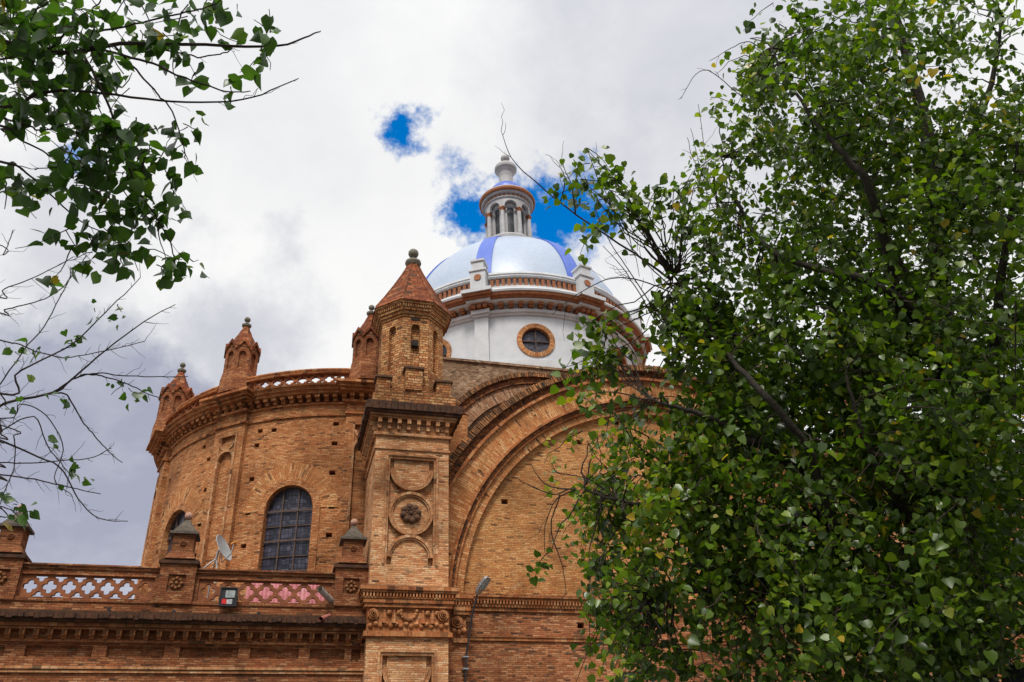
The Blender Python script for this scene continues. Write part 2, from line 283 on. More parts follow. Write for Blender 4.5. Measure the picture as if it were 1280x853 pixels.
# ------------------------------------------------------------------ mesh building
class MB:
    def __init__(s): s.v = []; s.f = []; s.uv = []
    def face(s, pts, uvs=None):
        pts = [np.asarray(p, float) for p in pts]
        b = len(s.v); s.v += [tuple(p) for p in pts]; s.f.append(tuple(range(b, b+len(pts))))
        if uvs is None:
            n = np.zeros(3)
            for i in range(len(pts)):
                n += np.cross(pts[i]-pts[0], pts[(i+1) % len(pts)]-pts[0])
            L = np.linalg.norm(n); n = n/L if L > 1e-12 else np.array([0, 0, 1.])
            if abs(n[2]) > .75: uvs = [(p[0], p[1]) for p in pts]
            else:
                tg = np.array([-n[1], n[0], 0]); tg /= np.linalg.norm(tg); bt = np.cross(n, tg)
                uvs = [(p@tg, p@bt if abs(bt[2]) < .98 else p[2]) for p in pts]
        s.uv += [tuple(q) for q in uvs]
        return s
    def hexa(s, P):
        for q in ((0, 1, 5, 4), (1, 2, 6, 5), (2, 3, 7, 6), (3, 0, 4, 7), (4, 5, 6, 7), (3, 2, 1, 0)): s.face([P[i] for i in q])
        return s
    def box(s, x0, x1, y0, y1, z0, z1, fn=None):
        P = [(x0, y0, z0), (x1, y0, z0), (x1, y1, z0), (x0, y1, z0), (x0, y0, z1), (x1, y0, z1), (x1, y1, z1), (x0, y1, z1)]
        if fn: P = [fn(*p) for p in P]
        return s.hexa(P)
    def frustum(s, C, z0, z1, r0, r1, n, rot=0.0, cap=True):      # n sided, r to the corner
        a = [rot+2*math.pi*(i+.5)/n for i in range(n)]
        A = [(C[0]+r0*math.sin(t), C[1]-r0*math.cos(t), z0) for t in a]; B = [(C[0]+r1*math.sin(t), C[1]-r1*math.cos(t), z1) for t in a]
        for i in range(n):
            j = (i+1) % n; s.face([A[i], A[j], B[j], B[i]])
        if cap: s.face(A[::-1]); s.face(B)
        return s
    def lathe(s, C, prof, th0=0.0, th1=360.0, n=96, seam=True):
        """revolve (r, z) points about the vertical through C; angle 0 looks to -Y, positive to +X"""
        T = np.radians(np.linspace(th0, th1, n+1)); cum = [0.0]
        for (a, b) in zip(prof[:-1], prof[1:]): cum.append(cum[-1]+math.hypot(b[0]-a[0], b[1]-a[1]))
        rm = max(p[0] for p in prof)
        for k in range(len(prof)-1):
            (ra, za), (rb, zb) = prof[k], prof[k+1]
            vert = abs(zb-za) > .8*abs(rb-ra)
            va, vb = (za, zb) if vert else (cum[k], cum[k+1])
            for i in range(n):
                t0, t1 = T[i], T[i+1]
                P = [(C[0]+r*math.sin(t), C[1]-r*math.cos(t), z) for (r, z, t) in ((ra, za, t0), (ra, za, t1), (rb, zb, t1), (rb, zb, t0))]
                if ra < 1e-6: P = [P[0], P[2], P[3]]; U = [(t0*rm, va), (t1*rm, vb), (t0*rm, vb)]
                elif rb < 1e-6: P = [P[0], P[1], P[2]]; U = [(t0*rm, va), (t1*rm, va), (t1*rm, vb)]
                else: U = [(t0*rm, va), (t1*rm, va), (t1*rm, vb), (t0*rm, vb)]
                s.face(P, U)
        return s
    def ring(s, cx, cz, r0, r1, y0, y1, a0=0.0, a1=180.0, n=90, radial=True):
        """arch band in the XZ plane: bricks run radially"""
        T = np.radians(np.linspace(a0, a1, n+1)); rm = (r0+r1)/2
        p = lambda r, t, y: (cx+r*math.cos(t), y, cz+r*math.sin(t))
        for i in range(n):
            a, b = T[i], T[i+1]
            U = lambda r, t: (r, t*rm)
            s.face([p(r0, a, y0), p(r1, a, y0), p(r1, b, y0), p(r0, b, y0)], [(r0, a*rm), (r1, a*rm), (r1, b*rm), (r0, b*rm)])
            s.face([p(r0, a, y1), p(r1, a, y1), p(r1, b, y1), p(r0, b, y1)], [(r0, a*rm), (r1, a*rm), (r1, b*rm), (r0, b*rm)])
            for r in (r0, r1): s.face([p(r, a, y0), p(r, b, y0), p(r, b, y1), p(r, a, y1)], [(y0, a*rm), (y0, b*rm), (y1, b*rm), (y1, a*rm)])
        for t in (T[0], T[-1]): s.face([p(r0, t, y0), p(r1, t, y0), p(r1, t, y1), p(r0, t, y1)])
        return s
    def wall(s, fn, u0, u1, z0, z1, ops=(), du=None, uoff=0.0):
        """wall with openings: fn(u, z, depth) -> point; each opening dict(u0, u1, lo, hi, depth, back)"""
        br = {u0, u1}
        if du:
            k = max(1, int(math.ceil((u1-u0)/du)))
            for i in range(1, k): br.add(u0+(u1-u0)*i/k)
        for o in ops:
            k = o.get('n', 1)
            for i in range(k+1): br.add(o['u0']+(o['u1']-o['u0'])*i/k)
        br = sorted(q for q in br if u0-1e-9 <= q <= u1+1e-9)
        br = [q for i, q in enumerate(br) if i == 0 or q-br[i-1] > 1e-6]
        Q = lambda a, za0, za1, b, zb0, zb1, d=0.0: s.face([fn(a, za0, d), fn(b, zb0, d), fn(b, zb1, d), fn(a, za1, d)], [(a+uoff, za0), (b+uoff, zb0), (b+uoff, zb1), (a+uoff, za1)])
        for a, b in zip(br[:-1], br[1:]):
            mid = (a+b)/2
            act = sorted([o for o in ops if o['u0'] < mid < o['u1']], key=lambda o: o['lo'](mid))
            ca = cb = z0
            for o in act:
                la, lb, ha, hb = o['lo'](a), o['lo'](b), o['hi'](a), o['hi'](b)
                if la > ca+1e-6 or lb > cb+1e-6: Q(a, ca, la, b, cb, lb)
                d = o['depth']
                s.face([fn(a, la, 0), fn(b, lb, 0), fn(b, lb, d), fn(a, la, d)]); s.face([fn(a, ha, 0), fn(b, hb, 0), fn(b, hb, d), fn(a, ha, d)])
                if o.get('back', True): Q(a, la, ha, b, lb, hb, d)
                ca, cb = ha, hb
            Q(a, ca, z1, b, cb, z1)
        for o in ops:
            d = o['depth']
            for q in (o['u0'], o['u1']):
                if o['hi'](q)-o['lo'](q) > 1e-4: s.face([fn(q, o['lo'](q), 0), fn(q, o['hi'](q), 0), fn(q, o['hi'](q), d), fn(q, o['lo'](q), d)])
        return s
    def tube(s, pts, rad, sides=6, cap=True):
        pts = np.asarray(pts, float); n = len(pts); rad = np.asarray(rad, float)
        if rad.ndim == 0: rad = np.full(n, float(rad))
        tg = np.gradient(pts, axis=0); tg /= (np.linalg.norm(tg, axis=1)[:, None]+1e-12)
        ref = np.array([0, 0, 1.]) if abs(tg[0][2]) < .9 else np.array([1., 0, 0])
        b0 = len(s.v); a = np.arange(sides)*2*math.pi/sides
        nrm = np.cross(tg[0], ref); nrm /= np.linalg.norm(nrm)
        for i in range(n):
            nrm = nrm-tg[i]*(nrm@tg[i]); nrm /= (np.linalg.norm(nrm)+1e-12); bn = np.cross(tg[i], nrm)
            for q in a:
                s.v.append(tuple(pts[i]+rad[i]*(math.cos(q)*nrm+math.sin(q)*bn)))
        for i in range(n-1):
            for k in range(sides):
                k2 = (k+1) % sides
                s.f.append((b0+i*sides+k, b0+i*sides+k2, b0+(i+1)*sides+k2, b0+(i+1)*sides+k))
                s.uv += [(k/sides, i), ((k+1)/sides, i), ((k+1)/sides, i+1), (k/sides, i+1)]
        if cap:
            for base in (b0, b0+(n-1)*sides):
                s.f.append(tuple(base+k for k in range(sides))); s.uv += [(0, 0)]*sides
        return s
    def ball(s, C, r, n=14, squash=1.0):
        prof = [(r*math.sin(math.pi*i/n), C[2]-squash*r*math.cos(math.pi*i/n)) for i in range(n+1)]
        prof[0] = (0, prof[0][1]); prof[-1] = (0, prof[-1][1])
        return s.lathe((C[0], C[1]), prof, 0, 360, 18)
    def build(s, name, mat, parent=None, smooth=False, label=None):
        me = bpy.data.meshes.new(name); me.from_pydata(s.v, [], s.f); me.update()
        ul = me.uv_layers.new(name='UVMap'); ul.data.foreach_set('uv', np.array(s.uv, 'f').ravel())
        me.materials.append(MAT[mat])
        if smooth: me.polygons.foreach_set('use_smooth', [True]*len(me.polygons))
        o = bpy.data.objects.new(name, me); COL.objects.link(o)
        if parent is not None: o.parent = parent; o.matrix_parent_inverse = parent.matrix_world.inverted()
        if label: o['label'] = label
        return o
def weld_smooth(o, ang=35):
    import bmesh
    bm = bmesh.new(); bm.from_mesh(o.data); bmesh.ops.remove_doubles(bm, verts=bm.verts, dist=1e-4)
    bmesh.ops.recalc_face_normals(bm, faces=bm.faces)
    for f in bm.faces: f.smooth = True
    for e in bm.edges:
        if len(e.link_faces) == 2 and e.calc_face_angle(0) > R_(ang): e.smooth = False
    bm.to_mesh(o.data); bm.free(); return o
def tag(o, label, cat, group=None, kind=None):
    if label: o['label'] = label
    if cat: o['category'] = cat
    if group: o['group'] = group
    if kind: o['kind'] = kind
    return o
def thing(name, loc, label, cat, group=None):
    o = bpy.data.objects.new(name, None); COL.objects.link(o); o.location = loc; o.empty_display_size = .3
    o.matrix_world = Matrix.Translation(loc)
    return tag(o, label, cat, group)
def offset_copy(o, delta, parent):                      # a part and its sub-parts once more, moved by delta
    c = o.copy(); COL.objects.link(c); c.parent = parent; c.matrix_parent_inverse = parent.matrix_world.inverted() if parent.type == 'EMPTY' else Matrix()
    c.location = Vector(o.location)+Vector(delta)
    for ch in o.children:
        g = ch.copy(); COL.objects.link(g); g.parent = c
    return c
def spin_copy(o, ang, C, parent):                        # a part and its sub-parts turned about the vertical through C
    c = o.copy(); COL.objects.link(c); c.parent = parent; c.matrix_parent_inverse = o.matrix_parent_inverse.copy()
    Rm = Matrix.Translation((C[0], C[1], 0)) @ Matrix.Rotation(R_(ang), 4, 'Z') @ Matrix.Translation((-C[0], -C[1], 0))
    c.matrix_basis = (Rm @ o.matrix_basis)
    for ch in o.children:
        g = ch.copy(); COL.objects.link(g); g.parent = c; g.matrix_parent_inverse = ch.matrix_parent_inverse.copy()
    return c
const = lambda k: (lambda u: k)
def rect_op(u0, u1, z0, z1, depth, back=True): return dict(u0=u0, u1=u1, lo=const(z0), hi=const(z1), depth=depth, back=back)
def arch_op(uc, hw, z0, zs, depth, back=True, n=14, rise=None):
    rs = hw if rise is None else rise
    return dict(u0=uc-hw, u1=uc+hw, lo=const(z0), hi=lambda u: zs+rs*math.sqrt(max(0.0, 1-((u-uc)/hw)**2)), depth=depth, back=back, n=n)
def circ_op(uc, zc, r, depth, back=True, n=24):
    return dict(u0=uc-r, u1=uc+r, lo=lambda u: zc-math.sqrt(max(0.0, r*r-(u-uc)**2)), hi=lambda u: zc+math.sqrt(max(0.0, r*r-(u-uc)**2)), depth=depth, back=back, n=n)

def lattice_mesh(x0, x1, z0, z1, pitch, thick):
    """pierced clay screen: whole quatrefoils along the middle, half ones above and below; flat in XZ, y = 0..thick"""
    cu = bpy.data.curves.new('screen', 'CURVE'); cu.dimensions = '2D'; cu.fill_mode = 'BOTH'; cu.extrude = thick/2
    def loop(P):
        sp = cu.splines.new('POLY'); sp.points.add(len(P)-1)
        for q, (a, b) in zip(sp.points, P): q.co = (a, b, 0, 1)
        sp.use_cyclic_u = True
    loop([(x0, z0), (x1, z0), (x1, z1), (x0, z1)])
    n = max(1, round((x1-x0)/pitch)); st = (x1-x0)/n; h = z1-z0
    def lobes(cx, cz, a, rho, p0, p1, k):
        out = []
        for i in range(k+1):
            ph = p0+(p1-p0)*i/k; dl = (ph+math.pi/4) % (math.pi/2)-math.pi/4
            r = a*math.cos(dl)+math.sqrt(max(0, rho*rho-(a*math.sin(dl))**2)); out.append((cx+r*math.cos(ph), cz+r*math.sin(ph)))
        return out
    sc = min(st, h)
    for i in range(n):
        cx = x0+(i+.5)*st; loop(lobes(cx, (z0+z1)/2, (.205*sc), (.165*sc), 0, 2*math.pi*39/40, 39))
    for i in range(n+1):
        cx = x0+i*st
        a, rho = .185*sc, .15*sc
        if 0 < i < n:
            loop(lobes(cx, z0+.03*h, a, rho, 0, math.pi, 20)); loop(lobes(cx, z1-.03*h, a, rho, math.pi, 2*math.pi, 20))
    o = bpy.data.objects.new('screen', cu); COL.objects.link(o)
    bpy.context.view_layer.update()
    me = bpy.data.meshes.new_from_object(o.evaluated_get(bpy.context.evaluated_depsgraph_get()))
    bpy.data.objects.remove(o); bpy.data.curves.remove(cu)
    return me
def lattice(name, x0, x1, z0, z1, pitch, thick, fn, mat, parent):
    me = lattice_mesh(x0, x1, z0, z1, pitch, thick)
    for v in me.vertices:
        v.co = fn(v.co.x, v.co.y, v.co.z+thick/2)
    me.materials.clear(); me.materials.append(MAT[mat]); me.update()
    o = bpy.data.objects.new(name, me); COL.objects.link(o); o.parent = parent; o.matrix_parent_inverse = parent.matrix_world.inverted()
    return o

# ------------------------------------------------------------------ ground
g = MB(); g.face([(-600, -600, 0), (600, -600, 0), (600, 600, 0), (-600, 600, 0)])
tag(g.build('ground', 'paving'), 'grey stone paving of the square', 'ground', kind='structure')

# ------------------------------------------------------------------ the cathedral
church = thing('cathedral', (5, 30, 0), 'old brick cathedral with round apse, arched gable and blue tiled dome', 'cathedral')
WY = 29.0                                        # left wing's face
def plane(y): return lambda u, z, d: (u, y+d, z)

# left wing: wall, sunk panels, string course
pan = [(-8.7, -7.75), (-7.2, -5.35), (-4.95, -3.3), (-2.85, -1.1), (-.75, .75), (1.1, 2.2), (2.42, 2.72), (-11.5, -9.3)]
ops = [rect_op(a, b, 6.97, 7.30, .15) for a, b in sorted(pan)] + [rect_op(-8.6, -8.05, 6.1, 6.5, .5)]
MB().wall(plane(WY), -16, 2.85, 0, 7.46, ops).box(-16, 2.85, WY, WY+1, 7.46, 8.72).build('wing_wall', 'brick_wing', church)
MB().box(-16, 2.85, WY-.10, WY+.1, 6.62, 6.70).box(-16, 2.85, WY-.06, WY+.1, 6.52, 6.60).build('string_course', 'trim_pale', church)
m = MB().box(-16, 2.85, WY-.10, WY+.2, 7.38, 7.46)
m.box(-16, 2.85, WY-.34, WY+.2, 7.80, 7.90).box(-16, 2.85, WY-.28, WY+.2, 7.73, 7.795)
cor = m.build('cornice', 'trim_wing', church)
x = -9.74; first = None
while x < 2.6:
    if first is None:
        first = MB().box(x, x+.15, WY-.24, WY+.05, 7.55, 7.728).box(x+.02, x+.13, WY-.14, WY+.05, 7.47, 7.55).build('corbel', 'trim_orange', cor); x00 = x
    else: offset_copy(first, (x-x00, 0, 0), cor)
    x += .385
m = MB(); x = -16.0
while x < 2.75:
    ww = random.uniform(.13, .2); pr = random.uniform(.52, .62)
    m.box(x, min(x+ww-.012, 2.78), WY-pr, WY+.1, 7.99+random.uniform(-.02, .02), 8.12+random.uniform(0, .03)); x += ww
m.box(-16, 2.78, WY-.46, WY+.2, 7.905, 8.0).box(-16, 2.78, WY-.42, WY+.2, 8.10, 8.24)
m.build('eaves_tiles', 'moss_tile', church)
# parapet with two pierced screens per bay between pedestals
m = MB()
bays = [(-15.6, -8.95), (-7.95, -3.82), (-2.72, 1.78)]
for a, b in bays:
    m.box(a, b, WY+.0, WY+.42, 9.62, 9.70).box(a, b, WY-.05, WY+.47, 9.702, 9.76)
    m.box(a, b, WY+.06, WY+.36, 9.44, 9.618)
    m.box(a, a+.12, WY+.07, WY+.35, 8.722, 9.438).box(b-.12, b, WY+.07, WY+.35, 8.722, 9.438)
    m.box(a, b, WY-.04, WY+.40, 8.60, 8.72)
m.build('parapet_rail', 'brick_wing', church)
for a, b in bays[1:]:
    lattice('pierced_screen', a+.122, b-.122, 8.722, 9.438, .595, .12, lambda x, z, d: (x, WY+.14+d, z), 'lattice_clay', church)
lattice('pierced_screen', -15.4, -9.07, 8.722, 9.438, .595, .12, lambda x, z, d: (x, WY+.14+d, z), 'lattice_clay', church)
def pedestal(x0, x1, ztop):
    xc = (x0+x1)/2; w2 = (x1-x0)/2
    m = MB().wall(plane(WY-.10), x0, x1, 8.60, 9.86, [rect_op(xc-.27, xc+.27, 8.98, 9.52, .07)])
    m.box(x0, x0+.02, WY-.098, WY+.7, 8.6, 9.86).box(x1-.02, x1, WY-.098, WY+.7, 8.6, 9.86).box(x0+.02, x1-.02, WY+.5, WY+.7, 8.6, 9.86)
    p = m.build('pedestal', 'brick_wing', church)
    c = MB().box(x0-.07, x1+.07, WY-.18, WY+.78, 9.862, 9.96).box(x0-.02, x1+.02, WY-.13, WY+.73, 9.962, 10.02)
    c.build('cap', 'moss_tile', p)
    yc = WY+.28
    b = MB().frustum((xc, yc), 10.02, 10.28, w2*1.24, w2*.92, 4, 0).build('plinth', 'brick_wing', p)
    n = MB().frustum((xc, yc), 10.28, 10.86, w2*.86, w2*.86, 4, 0).build('shaft', 'brick_wing', p)
    e = MB().frustum((xc, yc), 10.862, 10.94, w2*1.16, w2*1.16, 4, 0).frustum((xc, yc), 10.942, 11.46, w2*.98, w2*.15, 4, 0).build('pyramid_cap', 'slate_cap', p)
    f = MB().ball((xc, yc, 11.60), .13).lathe((xc, yc), [(.06, 11.38), (.05, 11.46), (.09, 11.47)], 0, 360, 12).build('ball_finial', 'pink_ball', p, smooth=True)
    ro = MB()
    for zc, yy, rr in ((9.25, WY-.03, .15), (10.56, yc-w2*.86*.707, .075)):
        for k in range(8):
            a = k*math.pi/4; ro.ball((xc+rr*math.cos(a), yy-.02, zc+rr*math.sin(a)), rr*.42, 8)
        ro.ball((xc, yy-.05, zc), rr*.4, 8)
    ro.build('rosette', 'trim_wing', p)
    return p
p0 = pedestal(-3.82, -2.72, 9.9)
offset_copy(p0, (-5.13, 0, 0), church); offset_copy(p0, (5.55, 0, .06), church)
# roof behind the parapet
MB().box(-16, 6, WY+1, 41, 8.0, 8.3).build('flat_roof', 'roof_felt', church)

# tall pillar beside the arch (with its twin beyond the arch)
PX0, PX1, PY = 2.83, 5.53, 28.5
PC = (PX0+PX1)/2
def build_pillar():
    zb, zt = 9.2, 14.98
    m = MB().wall(plane(PY), PX0, PX1, zb, zt, [rect_op(3.30, 5.06, 9.98, 13.97, .2)])
    for xx in (PX0, PX1): m.face([(xx, PY, zb), (xx, 31.6, zb), (xx, 31.6, zt), (xx, PY, zt)])
    m.face([(PX0, 31.6, zb), (PX1, 31.6, zb), (PX1, 31.6, zt), (PX0, 31.6, zt)])
    m.wall(plane(PY), PX0, PX1, 0, 7.6, [rect_op(3.30, 5.06, 3.0, 7.12, .2)])
    for xx in (PX0, PX1): m.face([(xx, PY, 0), (xx, 31.6, 0), (xx, 31.6, 7.6), (xx, PY, 7.6)])
    m.box(PX0, PX1, PY, 31.6, 14.982, 16.0)
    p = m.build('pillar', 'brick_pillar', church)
    c = MB()
    def band(z0, z1, pr, mb): mb.box(PX0-pr, PX1+pr, PY-pr, 31.6+pr, z0, z1)
    band(14.22, 14.30, .05, c); band(14.76, 14.86, .10, c); band(15.40, 15.47, .22, c); band(15.472, 15.56, .28, c)
    c.build('upper_cornice', 'trim_pale', p)
    d = MB(); x = PX0-.47
    def tilerow(along):
        q = MB()
        return q
    for (a0, a1, kind) in ((PX0-.48, PX1+.48, 'f'), (PY-.44, 31.9, 'l'), (PY-.44, 31.9, 'r')):
        x = a0
        while x < a1-.02:
            ww = min(random.uniform(.2, .26), a1-x); e = random.uniform(-.02, .02); z0 = 15.66+random.uniform(-.015, .015)
            if kind == 'f': d.box(x+.01, x+ww-.01, PY-.46+e, PY, z0, 15.93)
            elif kind == 'l': d.box(PX0-.46+e, PX0, x+.01, x+ww-.01, z0, 15.93)
            else: d.box(PX1, PX1+.46+e, x+.01, x+ww-.01, z0, 15.93)
            x += ww
    d.box(PX0-.40, PX1+.40, PY-.38, 31.9, 15.562, 15.67).box(PX0-.42, PX1+.42, PY-.42, 31.9, 15.932, 16.0)
    d.build('cornice_tiles', 'moss_tile', p)
    for k in range(8):
        xx = PX0+.02+k*(PX1-PX0-.18)/7
        MB().box(xx, xx+.14, PY-.24, PY, 15.2, 15.398).box(xx+.01, xx+.13, PY-.15, PY, 15.0, 15.2).build('bracket', 'trim_pale', p)
    for k in range(8):
        yy = PY+.1+k*.4
        MB().box(PX0-.24, PX0, yy, yy+.14, 15.2, 15.398).box(PX0-.15, PX0, yy, yy+.14, 15.0, 15.2).build('bracket', 'trim_pale', p)
    # panel of circles, above and below
    def panel(z0, z1, circles, rose, name):
        r = MB()
        for a, b_ in ((3.22, 3.30), (5.06, 5.14)): r.box(a, b_, PY-.05, PY+.02, z0-.0, z1)
        r.box(3.22, 5.14, PY-.05, PY+.02, z1+.002, z1+.09)
        r.box(3.305, 5.055, PY+.0, PY+.18, z1-.09, z1-.003)
        r.box(3.305, 3.375, PY+.01, PY+.18, z0, z1-.095).box(4.985, 5.055, PY+.01, PY+.18, z0, z1-.095)
        for (zc, a0, a1) in circles:
            r.ring(4.18, zc, .70, .80, PY+.0, PY+.19, a0, a1, 40); r.ring(4.18, zc, .64, .69, PY+.04, PY+.19, a0, a1, 40)
        r.build('panel_moulding', 'trim_pale', p)
        f = MB()
        for (zc, a0, a1) in circles:
            n = 40; pts = [(4.18+.645*math.cos(R_(a0+(a1-a0)*i/n)), PY+.11, zc+.645*math.sin(R_(a0+(a1-a0)*i/n))) for i in range(n+1)]
            f.face(pts if a1-a0 < 359 else pts[:-1])
            if a0 == 180: f.box(3.54, 4.82, PY+.11, PY+.19, zc+.002, z1-.1)
            if a0 == 0 and a1 == 180: f.box(3.54, 4.82, PY+.11, PY+.19, z0, zc-.002)
        f.build('panel_field', 'brick_pillar', p)
    panel(9.98, 13.97, [(13.48, 180, 360), (11.84, 0, 360), (10.26, 0, 180)], True, 'upper')
    panel(3.0, 7.12, [(6.62, 180, 360), (5.0, 0, 360), (3.4, 0, 180)], False, 'lower')
    ro = MB()
    for k in range(8):
        a = k*math.pi/4+.2; ro.ball((4.18+.25*math.cos(a), PY+.07, 11.84+.25*math.sin(a)), .13, 10)
        a += math.pi/8; ro.ball((4.18+.15*math.cos(a), PY+.04, 11.84+.15*math.sin(a)), .075, 8)
    ro.ball((4.18, PY+.02, 11.84), .09, 10)
    ro.build('rosette', 'trim_dark', p)
    # entablature with carved frieze
    e = MB()
    for z0, z1, pr in ((9.06, 9.198, .30), (8.98, 9.058, .25), (8.80, 8.84, .20), (8.66, 8.798, .17), (8.53, 8.658, .12), (7.60, 7.74, .12), (7.742, 7.78, .07)): band(z0, z1, pr, e)
    for xx in np.arange(PX0-.2, PX1+.16, .11): e.box(xx, xx+.06, PY-.23, PY, 8.842, 8.978)
    for yy in np.arange(PY-.1, PY+1.5, .11): e.box(PX1, PX1+.23, yy, yy+.06, 8.842, 8.978); e.box(PX0-.23, PX0, yy, yy+.06, 8.842, 8.978)
    e.box(PX0-.02, PX1+.02, PY-.02, 31.6, 7.782, 8.528)
    e.build('entablature', 'trim_orange', p)
    o = MB()
    def volute(xc, zc, y, r):
        for rr, pr in ((r, .10), (r*.62, .16), (r*.3, .2)): o.ring(xc, zc, rr*.72, rr, y-pr, y, 0, 360, 18)
    volute(PX0+.18, 8.30, PY-.02, .18); volute(PX1-.2, 8.30, PY-.02, .18)
    for k in range(6):
        xx = PX0+.55+k*.32
        if k in (2, 3): continue
        o.frustum((xx, PY-.04), 8.02, 8.45, .11, .04, 6); o.ball((xx+.16, PY-.04, 8.36), .09, 8)
    for k in range(9): o.ball((4.18+.26*math.cos(math.pi+k*math.pi/8), PY-.05, 8.42+.26*math.sin(math.pi+k*math.pi/8)), .07, 6)
    for k in range(16):
        xx = PX0+.1+k*.168; o.ball((xx, PY-.03, 7.94+.06*(k % 2)), .085, 6)
    o.build('frieze_carving', 'trim_orange', p)
    return p
pil = build_pillar()
twin = offset_copy(pil, (2*14.8-2*PC, 0, 0), church)

# turret on the pillar: eight sided, arched niches, tiled spire
TC = (4.22, 30.05)
def niche_octagon(m, C, R, z0, z1, hw, zs0, zs, depth, n=8, holes=()):
    ap = R*math.cos(math.pi/n); fw = R*math.sin(math.pi/n)
    for k in range(n):
        a = 2*math.pi*k/n; nx, ny = math.sin(a), -math.cos(a); tx, ty = math.cos(a), math.sin(a)
        fn = lambda u, z, d: (C[0]+nx*(ap-d)+tx*u, C[1]+ny*(ap-d)+ty*u, z)
        ops = [arch_op(0, hw, zs0, zs, depth)]
        m.wall(fn, -fw, fw, z0, z1, ops, uoff=k*2*fw)
    return m
def turret():
    m = niche_octagon(MB(), TC, 1.36, 16.76, 20.25, .175, 17.9, 19.75, .2)
    m.box(2.62, 5.78, 28.42, 31.7, 16.002, 16.5).box(2.75, 5.65, 28.55, 31.6, 16.502, 16.76)
    t = m.build('turret', 'brick_turret', church)
    c = MB()
    for z0, z1, r0, r1 in ((20.25, 20.35, 1.40, 1.42), (20.352, 20.48, 1.47, 1.50), (20.482, 20.60, 1.55, 1.58), (20.76, 20.86, 1.68, 1.72)): c.frustum(TC, z0, z1, r0, r1, 8)
    c.frustum(TC, 20.602, 20.758, 1.57, 1.57, 8)
    for k in range(8):                                   # saw-tooth course under the eave
        a = 2*math.pi*k/8; ap = 1.61*math.cos(math.pi/8); fw = 1.57*math.sin(math.pi/8)
        for j in range(12):
            u = -fw+(j+.5)*2*fw/12
            q = lambda du, r, z: (TC[0]+math.sin(a)*r+math.cos(a)*(u+du), TC[1]-math.cos(a)*r+math.sin(a)*(u+du), z)
            c.hexa([q(-.03, ap-.1, 20.62), q(.03, ap-.1, 20.62), q(.03, ap+.03, 20.62), q(-.03, ap+.03, 20.62), q(-.03, ap-.1, 20.74), q(.03, ap-.1, 20.74), q(.03, ap+.03, 20.74), q(-.03, ap+.03, 20.74)])
    c.build('eave_moulding', 'brick_turret', t)
    s = MB().frustum(TC, 20.862, 20.95, 1.77, 1.73, 8)
    zs = np.linspace(20.95, 23.7, 9); rs = [1.70, 1.49, 1.28, 1.09, .90, .72, .54, .38, .24]
    for i in range(8): s.frustum(TC, zs[i], zs[i+1]-.012, rs[i], rs[i+1]+.03, 8, cap=True)
    for k in range(8):
        a = 2*math.pi*(k+.5)/8; s.tube([(TC[0]+r*math.sin(a), TC[1]-r*math.cos(a), z) for r, z in zip(rs, zs)], .055, 5)
    s.build('spire_roof', 'brick_spire', t)
    f = MB().lathe(TC, [(.22, 23.68), (.30, 23.74), (.36, 23.86), (.34, 23.96), (.12, 24.02), (.08, 24.14), (.11, 24.2), (0, 24.22)], 0, 360, 18).ball((TC[0], TC[1], 24.42), .23)
    f.build('ball_finial', 'grey_stone', t, smooth=True)
    h = MB().box(4.10, 4.34, 28.80, 29.02, 18.92, 19.18).box(4.02, 4.40, 28.77, 28.81, 20.10, 20.2)
    h.build('vent_hole', 'dark_void', t)
    for (xc, zt, y, hw) in ((3.02, 17.25, 28.75, .26), (4.16, 17.66, 28.6, .33), (5.36, 17.25, 28.75, .28)):
        b = MB().box(xc-hw, xc+hw, y-.12, y+.5, 16.762, zt).build('corner_pier', 'brick_turret', t)
        MB().box(xc-hw-.07, xc+hw+.07, y-.19, y+.55, zt+.002, zt+.09).build('pier_cap', 'trim_dark', t)
    return t
tur = turret()
offset_copy(tur, (2*14.8-2*PC, 0, 0), church)

# side step next to the pillar, capped by the same entablature
for sx in (1, -1):
    X = (lambda q: q) if sx == 1 else (lambda q: 2*14.8-q)
    def bx(mb, a, b, *r): a, b = sorted((X(a), X(b))); return mb.box(a, b, *r)
    s = bx(MB(), 5.532, 6.3, 29.3, 30.3, 0, 9.02).build('side_pilaster', 'brick_lower', church)
    e = MB()
    for z0, z1, pr in ((9.06, 9.2, .24), (8.98, 9.058, .2), (8.66, 8.84, .14), (8.53, 8.658, .1), (7.60, 7.74, .1)): bx(e, 5.84, 6.3+pr, 29.3-pr, 30.2, z0, z1)
    for xx in np.arange(5.9, 6.45, .11): bx(e, xx, xx+.06, 29.12, 29.5, 8.842, 8.978)
    for rr, pr in ((.2, .1), (.12, .15), (.06, .18)): e.ring(X(5.98), 8.28, rr*.7, rr, 29.3-pr, 29.3, 0, 360, 18)
    for k in range(4): e.ball((X(5.68+k*.18), 29.28, 7.95+.05*(k % 2)), .1, 6)
    e.build('capital', 'trim_orange', s)

